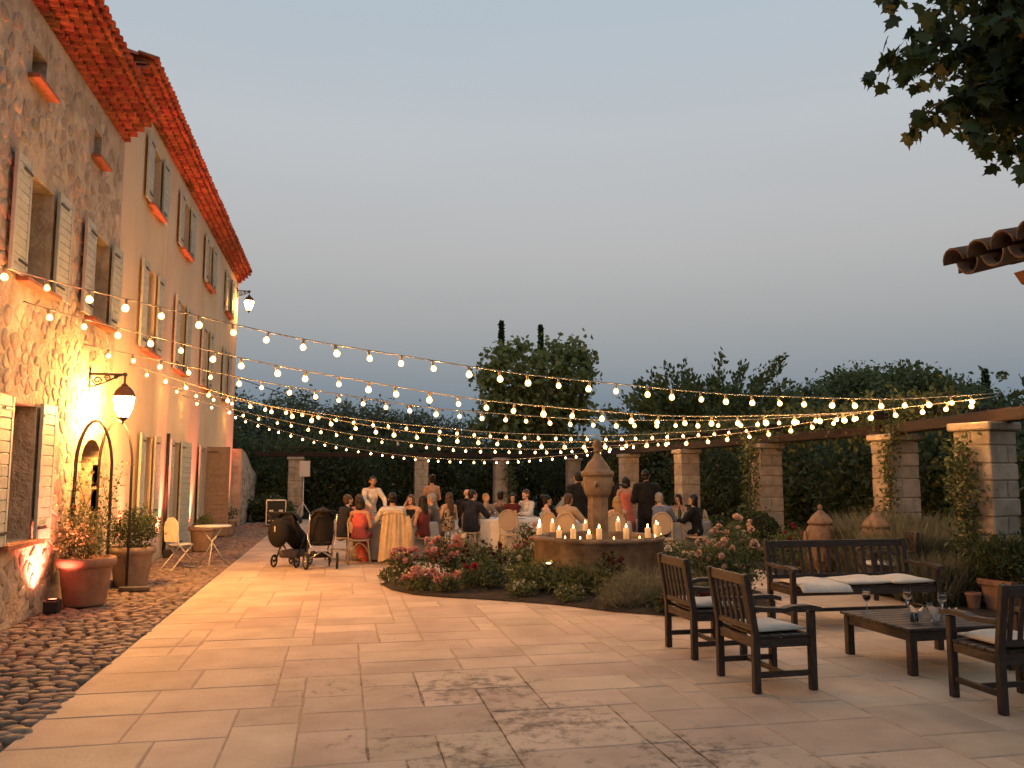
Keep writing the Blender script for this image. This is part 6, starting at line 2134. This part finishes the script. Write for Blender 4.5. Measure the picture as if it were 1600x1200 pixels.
# left table (centre 1.15, 17.75)
person((.02, 17.40), -1.15, 'seated guest in dark suit at the left table, beside the strollers, in profile', arms=('table', 'table'), top=('jacket', NAVY), bottom=NAVY, hair=('short', 'brown'), lean=.22, tie=BLUE)
person((.36, 16.75), -.35, 'seated guest with dark bob in pink dress, back to the camera', 'sit', 1.64, ('table', 'lap'), dress=(PINK, .62), hair=('bob', 'dark'), skin=1, female=True, lean=.10)
person((.62, 18.85), PI + .35, 'standing guest in white long sleeved dress leaning over the left table', 'stand', 1.70, ('reach', 'reach'), top=('shirt', WHITE), dress=(WHITE, .8), hair=('bun', 'dark'), skin=1, female=True, lean=.30, tilt=-.35, turn=-.3)
person((1.02, 16.66), .15, 'seated guest in pale shirt, back turned, jacket hung on the chair', 'sit', 1.76, ('table', 'table'), top=('shirt', WS), bottom=TROUS, hair=('short', 'dark'), skin=1, lean=.16)
person((1.66, 16.98), .70, 'seated guest with very long dark hair in wine red dress', 'sit', 1.66, ('lap', 'table'), dress=(WINE, .75), hair=('long', 'dark'), skin=1, female=True, lean=.06)
person((1.98, 17.75), 1.45, 'seated guest in grey jacket right of the long haired guest', arms=('table', 'table'), top=('jacket', GREYS), bottom=GREYS, hair=('short', 'grey'), lean=.15)
person((.35, 18.45), -2.4, 'seated guest with brown hair behind the left table, facing the camera', 'sit', 1.66, ('table', 'table'), top=('knit', ROSE), bottom=TROUS, hair=('bob', 'brown'), female=True, lean=.12)
person((1.55, 18.62), PI - .45, 'seated guest in dark dress on the far side of the left table', 'sit', 1.65, ('table', 'face'), dress=(BLACKS, .7), hair=('long', 'brown'), female=True, lean=.12)
# between the tables
person((2.18, 20.45), .25, 'standing guest in taupe dress with bare shoulders, back to the camera', 'stand', 1.70, ('front', 'front'), dress=(TAUPE, .88), hair=('bun', 'dark'), skin=1, female=True, bare_back=True)
person((2.45, 19.2), .5, 'seated guest in spotted animal print dress with long brown hair', 'sit', 1.68, ('lap', 'lap'), dress=(LEO, .85), hair=('long', 'brown'), female=True)
person((2.92, 19.75), -.5, 'bald seated guest in black suit beyond the animal print dress', 'sit', 1.78, ('lap', 'lap'), top=('jacket', BLACKS), bottom=BLACKS, hair=('bald', 'dark'), lean=.12)
# middle table (centre 3.75, 18.75)
person((2.82, 18.36), -.75, 'seated guest in navy suit at the middle table, back to the camera', 'sit', 1.78, ('table', 'table'), top=('jacket', NAVY), bottom=NAVY, hair=('short', 'dark'), lean=.12, turn=-.5)
person((3.35, 19.72), -2.7, 'seated guest in beige top behind the middle table, chin on hand', 'sit', 1.64, ('table', 'face'), top=('knit', TAUPE), bottom=TROUS, hair=('short', 'blond'), female=True, lean=.15)
person((3.80, 20.0), .35, 'guest with hair tied up and bare back at the far side of the middle table', 'sit', 1.68, ('lap', 'lap'), dress=(WINE, .7), hair=('bun', 'dark'), skin=1, female=True, bare_back=True)
person((4.08, 19.85), PI - .2, 'guest with dark hair and dark top beside the white shirted guest', 'sit', 1.64, ('table', 'lap'), top=('knit', WINE), bottom=TROUS, hair=('long', 'dark'), female=True, lean=.1)
person((4.42, 19.62), 2.1, 'seated guest in white shirt turned towards the middle table', 'sit', 1.76, ('table', 'lap'), top=('shirt', WS), bottom=TROUS, hair=('short', 'brown'), lean=.12)
# table behind the fountain (centre 5.15, 17.0)
person((4.36, 16.35), -1.0, 'seated guest in beige suit left behind the fountain, leaning right', 'sit', 1.76, ('table', 'table'), top=('jacket', BEIGE), bottom=BEIGE, hair=('short', 'brown'), skin=1, lean=.38)
person((4.20, 17.15), -1.5, 'seated guest with flowers in dark hair behind the beige suit', 'sit', 1.66, ('table', 'lap'), dress=(cl('pale_blue', (.30, .31, .32)), .7), hair=('bun', 'dark'), female=True, lean=.1)
person((5.20, 18.05), .2, 'standing guest in black suit left of the fountain column', 'stand', 1.76, ('down', 'front'), top=('jacket', BLACKS), bottom=BLACKS, hair=('short', 'dark'))
person((5.92, 18.0), -.9, 'standing guest in black suit half hidden right of the fountain column', 'stand', 1.74, ('front', 'down'), top=('jacket', BLACKS), bottom=BLACKS, hair=('short', 'brown'))
person((5.50, 16.15), .1, 'seated guest with long blond hair behind the fountain column', 'sit', 1.64, ('table', 'table'), dress=(TAUPE, .7), hair=('long', 'blond'), female=True, lean=.08)
person((6.10, 17.35), -.15, 'standing guest in coral dress with dark bob, back to the camera', 'stand', 1.66, ('front', 'front'), dress=(CORAL, .85), hair=('bob', 'dark'), skin=1, female=True, turn=-.5, bare_back=True)
person((6.22, 16.45), -.12, 'tall standing guest in black suit with white collar, back to the camera', 'stand', 1.80, ('front', 'front'), top=('jacket', BLACKS), bottom=BLACKS, hair=('short', 'dark'), turn=-.6, skin=1)
# right table (centre 7.05, 17.1)
person((6.42, 16.25), -.45, 'seated guest in blue shirt at the right table, back turned', 'sit', 1.74, ('table', 'table'), top=('shirt', BLUE), bottom=TROUS, hair=('short', 'grey'), lean=.14, turn=-.4)
person((7.05, 18.05), PI - .1, 'seated guest with brown hair facing the camera at the right table', 'sit', 1.70, ('face', 'table'), top=('knit', GREYS), bottom=TROUS, hair=('short', 'brown'), skin=1, lean=.12)
person((7.55, 17.9), 2.4, 'seated guest with dark hair at the back of the right table', 'sit', 1.64, ('face', 'lap'), dress=(WINE, .7), hair=('long', 'dark'), skin=1, female=True, lean=.1)
person((7.28, 16.32), .95, 'seated guest in black dress at the right table, head in profile', 'sit', 1.68, ('table', 'table'), top=('knit', BLACKS), dress=(BLACKS, .75), hair=('bob', 'dark'), female=True, lean=.12, turn=.5)

# fuse every figure part into one continuous skin (all evaluated together)
for o, vx in PEND:
    m_ = o.modifiers.new('fuse', 'REMESH')
    m_.mode = 'VOXEL'
    m_.voxel_size = vx
    m_.use_smooth_shade = True
    s_ = o.modifiers.new('soft', 'SMOOTH')
    s_.factor = .5
    s_.iterations = 3
dg = bpy.context.evaluated_depsgraph_get()
for o, vx in PEND:
    me = bpy.data.meshes.new_from_object(o.evaluated_get(dg))
    me.name = o.name
    mt_ = o.data.materials[0]
    if not me.materials: me.materials.append(mt_)
    o.modifiers.clear()
    o.data = me
# white flowers in the hair of the guest behind the beige suit
# ------------------------------------------------------------------ tiled porch eave at the right
PX0, PY1, PZ = 4.30, 5.22, 3.20
sl_ = math.radians(13)
porch = thing('porch_roof', (PX0, PY1, 0), 'curved clay tiles of a porch eave jutting in at the right edge', 'roof')
R3 = Matrix.Rotation(PI, 4, 'Z') @ Matrix.Rotation(sl_, 4, 'Y')
BT, BD = MB(), MB()
barrel(BT, Matrix.Identity(4), .105, .46, .016, 8, .86); BT = BT.mesh('tile', MT['old_tile'] if 'old_tile' in MT else MT['tile'])
barrel(BD, Matrix.Identity(4), .105, .46, .016, 8, .86, up=False); BD = BD.mesh('tile', MT['tile'])
MT['old_tile'] = mat('weathered_tile', (.22, .125, .075), (.10, .065, .045), .9, 9, .6, 30, rnd=.2, pos=True)
BT.materials[0] = MT['old_tile']; BD.materials[0] = MT['old_tile']
for row in range(5):
    for c in range(14):
        for me, off, dz, dx in ((BT, 0, .05, 0), (BD, .115, .03, .03)):
            o = link('tile', me, porch)
            L_ = row * .36 + dx
            o.matrix_local = Matrix.Translation((L_ * math.cos(sl_) + random.uniform(-.012, .012), -.12 - c * .23 - off, PZ + dz + L_ * math.sin(sl_) + row * .008)) @ R3 @ Matrix.Rotation(random.uniform(-.03, .03), 4, 'X')
dk = MB()
dk.prism([(.10, PZ - .035 + .02), (1.9, PZ - .035 + 1.8 * math.tan(sl_)), (1.9, PZ + .0 + 1.8 * math.tan(sl_)), (.10, PZ + .0 + .02)], -3.3, -.05, 'y')
dk.build('deck_board', MT['beam'], porch)
for k in range(6):
    y = -.22 - k * .6
    mb = MB()
    mb.prism([(.46, PZ - .02), (1.9, PZ - .04 + 1.44 * math.tan(sl_)), (1.9, PZ - .2 + 1.44 * math.tan(sl_)), (.62, PZ - .20), (.60, PZ - .12), (.52, PZ - .10)], y - .05, y + .05, 'y')
    mb.build('rafter', mat('orange_timber', (.34, .14, .06), (.24, .09, .04), .7, 6, .3) if k == 0 else bpy.data.materials['orange_timber'], porch)
MB().box((1.75, -1.7, PZ - .02), (.16, 3.3, .2), .01).build('wall_plate', MT['beam'], porch)
MB().box((1.75, -.35, (PZ - .12) / 2), (.18, .18, PZ - .12), .01).build('post', MT['beam'], porch)
MB().box((1.75, -3.1, (PZ - .12) / 2), (.18, .18, PZ - .12), .01).build('post', MT['beam'], porch)

# ------------------------------------------------------------------ plane tree branches overhanging at the upper right
ro = np.random.default_rng(77)
t = thing('overhanging_plane_tree', (9.2, 5.4, 0), 'large leaved plane tree whose branches hang in at the upper right corner', 'tree')
tb = MB()
tb.tube([(0, 0, -.05), (.1, .05, 1.6), (-.05, .1, 3.2), (-.4, .2, 4.6), (-.6, .3, 6.2), (-.5, .3, 7.6)], [.42, .34, .30, .25, .17, .08], 12)
tb.build('trunk', MT['bark'], t)
lm_ = MB()
P, Dn = [], []
targets = [(-4.35, .80, 5.5), (-4.2, .75, 4.95), (-3.95, .7, 4.75), (-3.5, .6, 4.6), (-3.0, .6, 4.6), (-4.3, .6, 6.0), (-4.5, .85, 6.35), (-3.9, 1.1, 5.6), (-3.6, .4, 5.2), (-3.3, .9, 5.9),
           (-3.7, .2, 6.3), (-3.0, 1.0, 5.2), (-2.6, .5, 4.8), (-2.9, .1, 5.7), (-3.3, 1.3, 6.6), (-2.4, 1.2, 5.6), (-2.2, .2, 5.0), (-3.9, .3, 5.6), (-4.0, .9, 6.7), (-2.4, .3, 6.4), (-3.1, .5, 7.0), (-2.0, .9, 6.9),
           (-3.4, .75, 5.0), (-3.75, .65, 5.15), (-2.75, .75, 5.05), (-1.5, 1.3, 7.0), (-2.0, -.6, 6.0), (-1.2, -.9, 5.2), (-.4, -1.6, 6.2), (.8, -1.0, 6.6), (1.6, .4, 6.0), (.9, 1.8, 6.4), (-.2, 2.2, 7.0), (0, 0, 8.2), (1.2, -.4, 7.6), (-1.0, 1.6, 5.4)]
for (x, y, z) in targets:
    st = np.array([-.45, .2, ro.uniform(4.6, 6.2)])
    en = np.array([x, y, z])
    mid = st * .5 + en * .5 + np.array([0, 0, .35])
    pts = [tuple(st * (1 - s) ** 2 + 2 * mid * s * (1 - s) + en * s * s) for s in np.linspace(0, 1, 7)]
    lm_.tube(pts, [.09, .07, .05, .036, .024, .015, .008], 6)
    for j in range(12):
        s = ro.uniform(.62, 1.0)
        c = st * (1 - s) ** 2 + 2 * mid * s * (1 - s) + en * s * s
        d = ro.normal(size=3); d[2] = d[2] * .5 - .25; d /= np.linalg.norm(d)
        e2 = c + d * ro.uniform(.2, .48)
        lm_.tube([tuple(c), tuple((c + e2) / 2 + np.array([0, 0, .04])), tuple(e2)], [.010, .007, .004], 5)
        for q in range(15):
            u = ro.uniform(.2, 1.08)
            P.append(c * (1 - u) + e2 * u + ro.normal(size=3) * .075)
            Dn.append(d * .6 + np.array([0, 0, -.55]))
lm_.build('limbs', MT['bark'], t, kind='stuff')
link('crown', leaf_mesh('crown', np.array(P), .135, leaf_mat('overhang_leaf', (.058, .090, .024), (.020, .034, .009)), 'plane', ro, dirs=np.array(Dn), jit=.45), t)
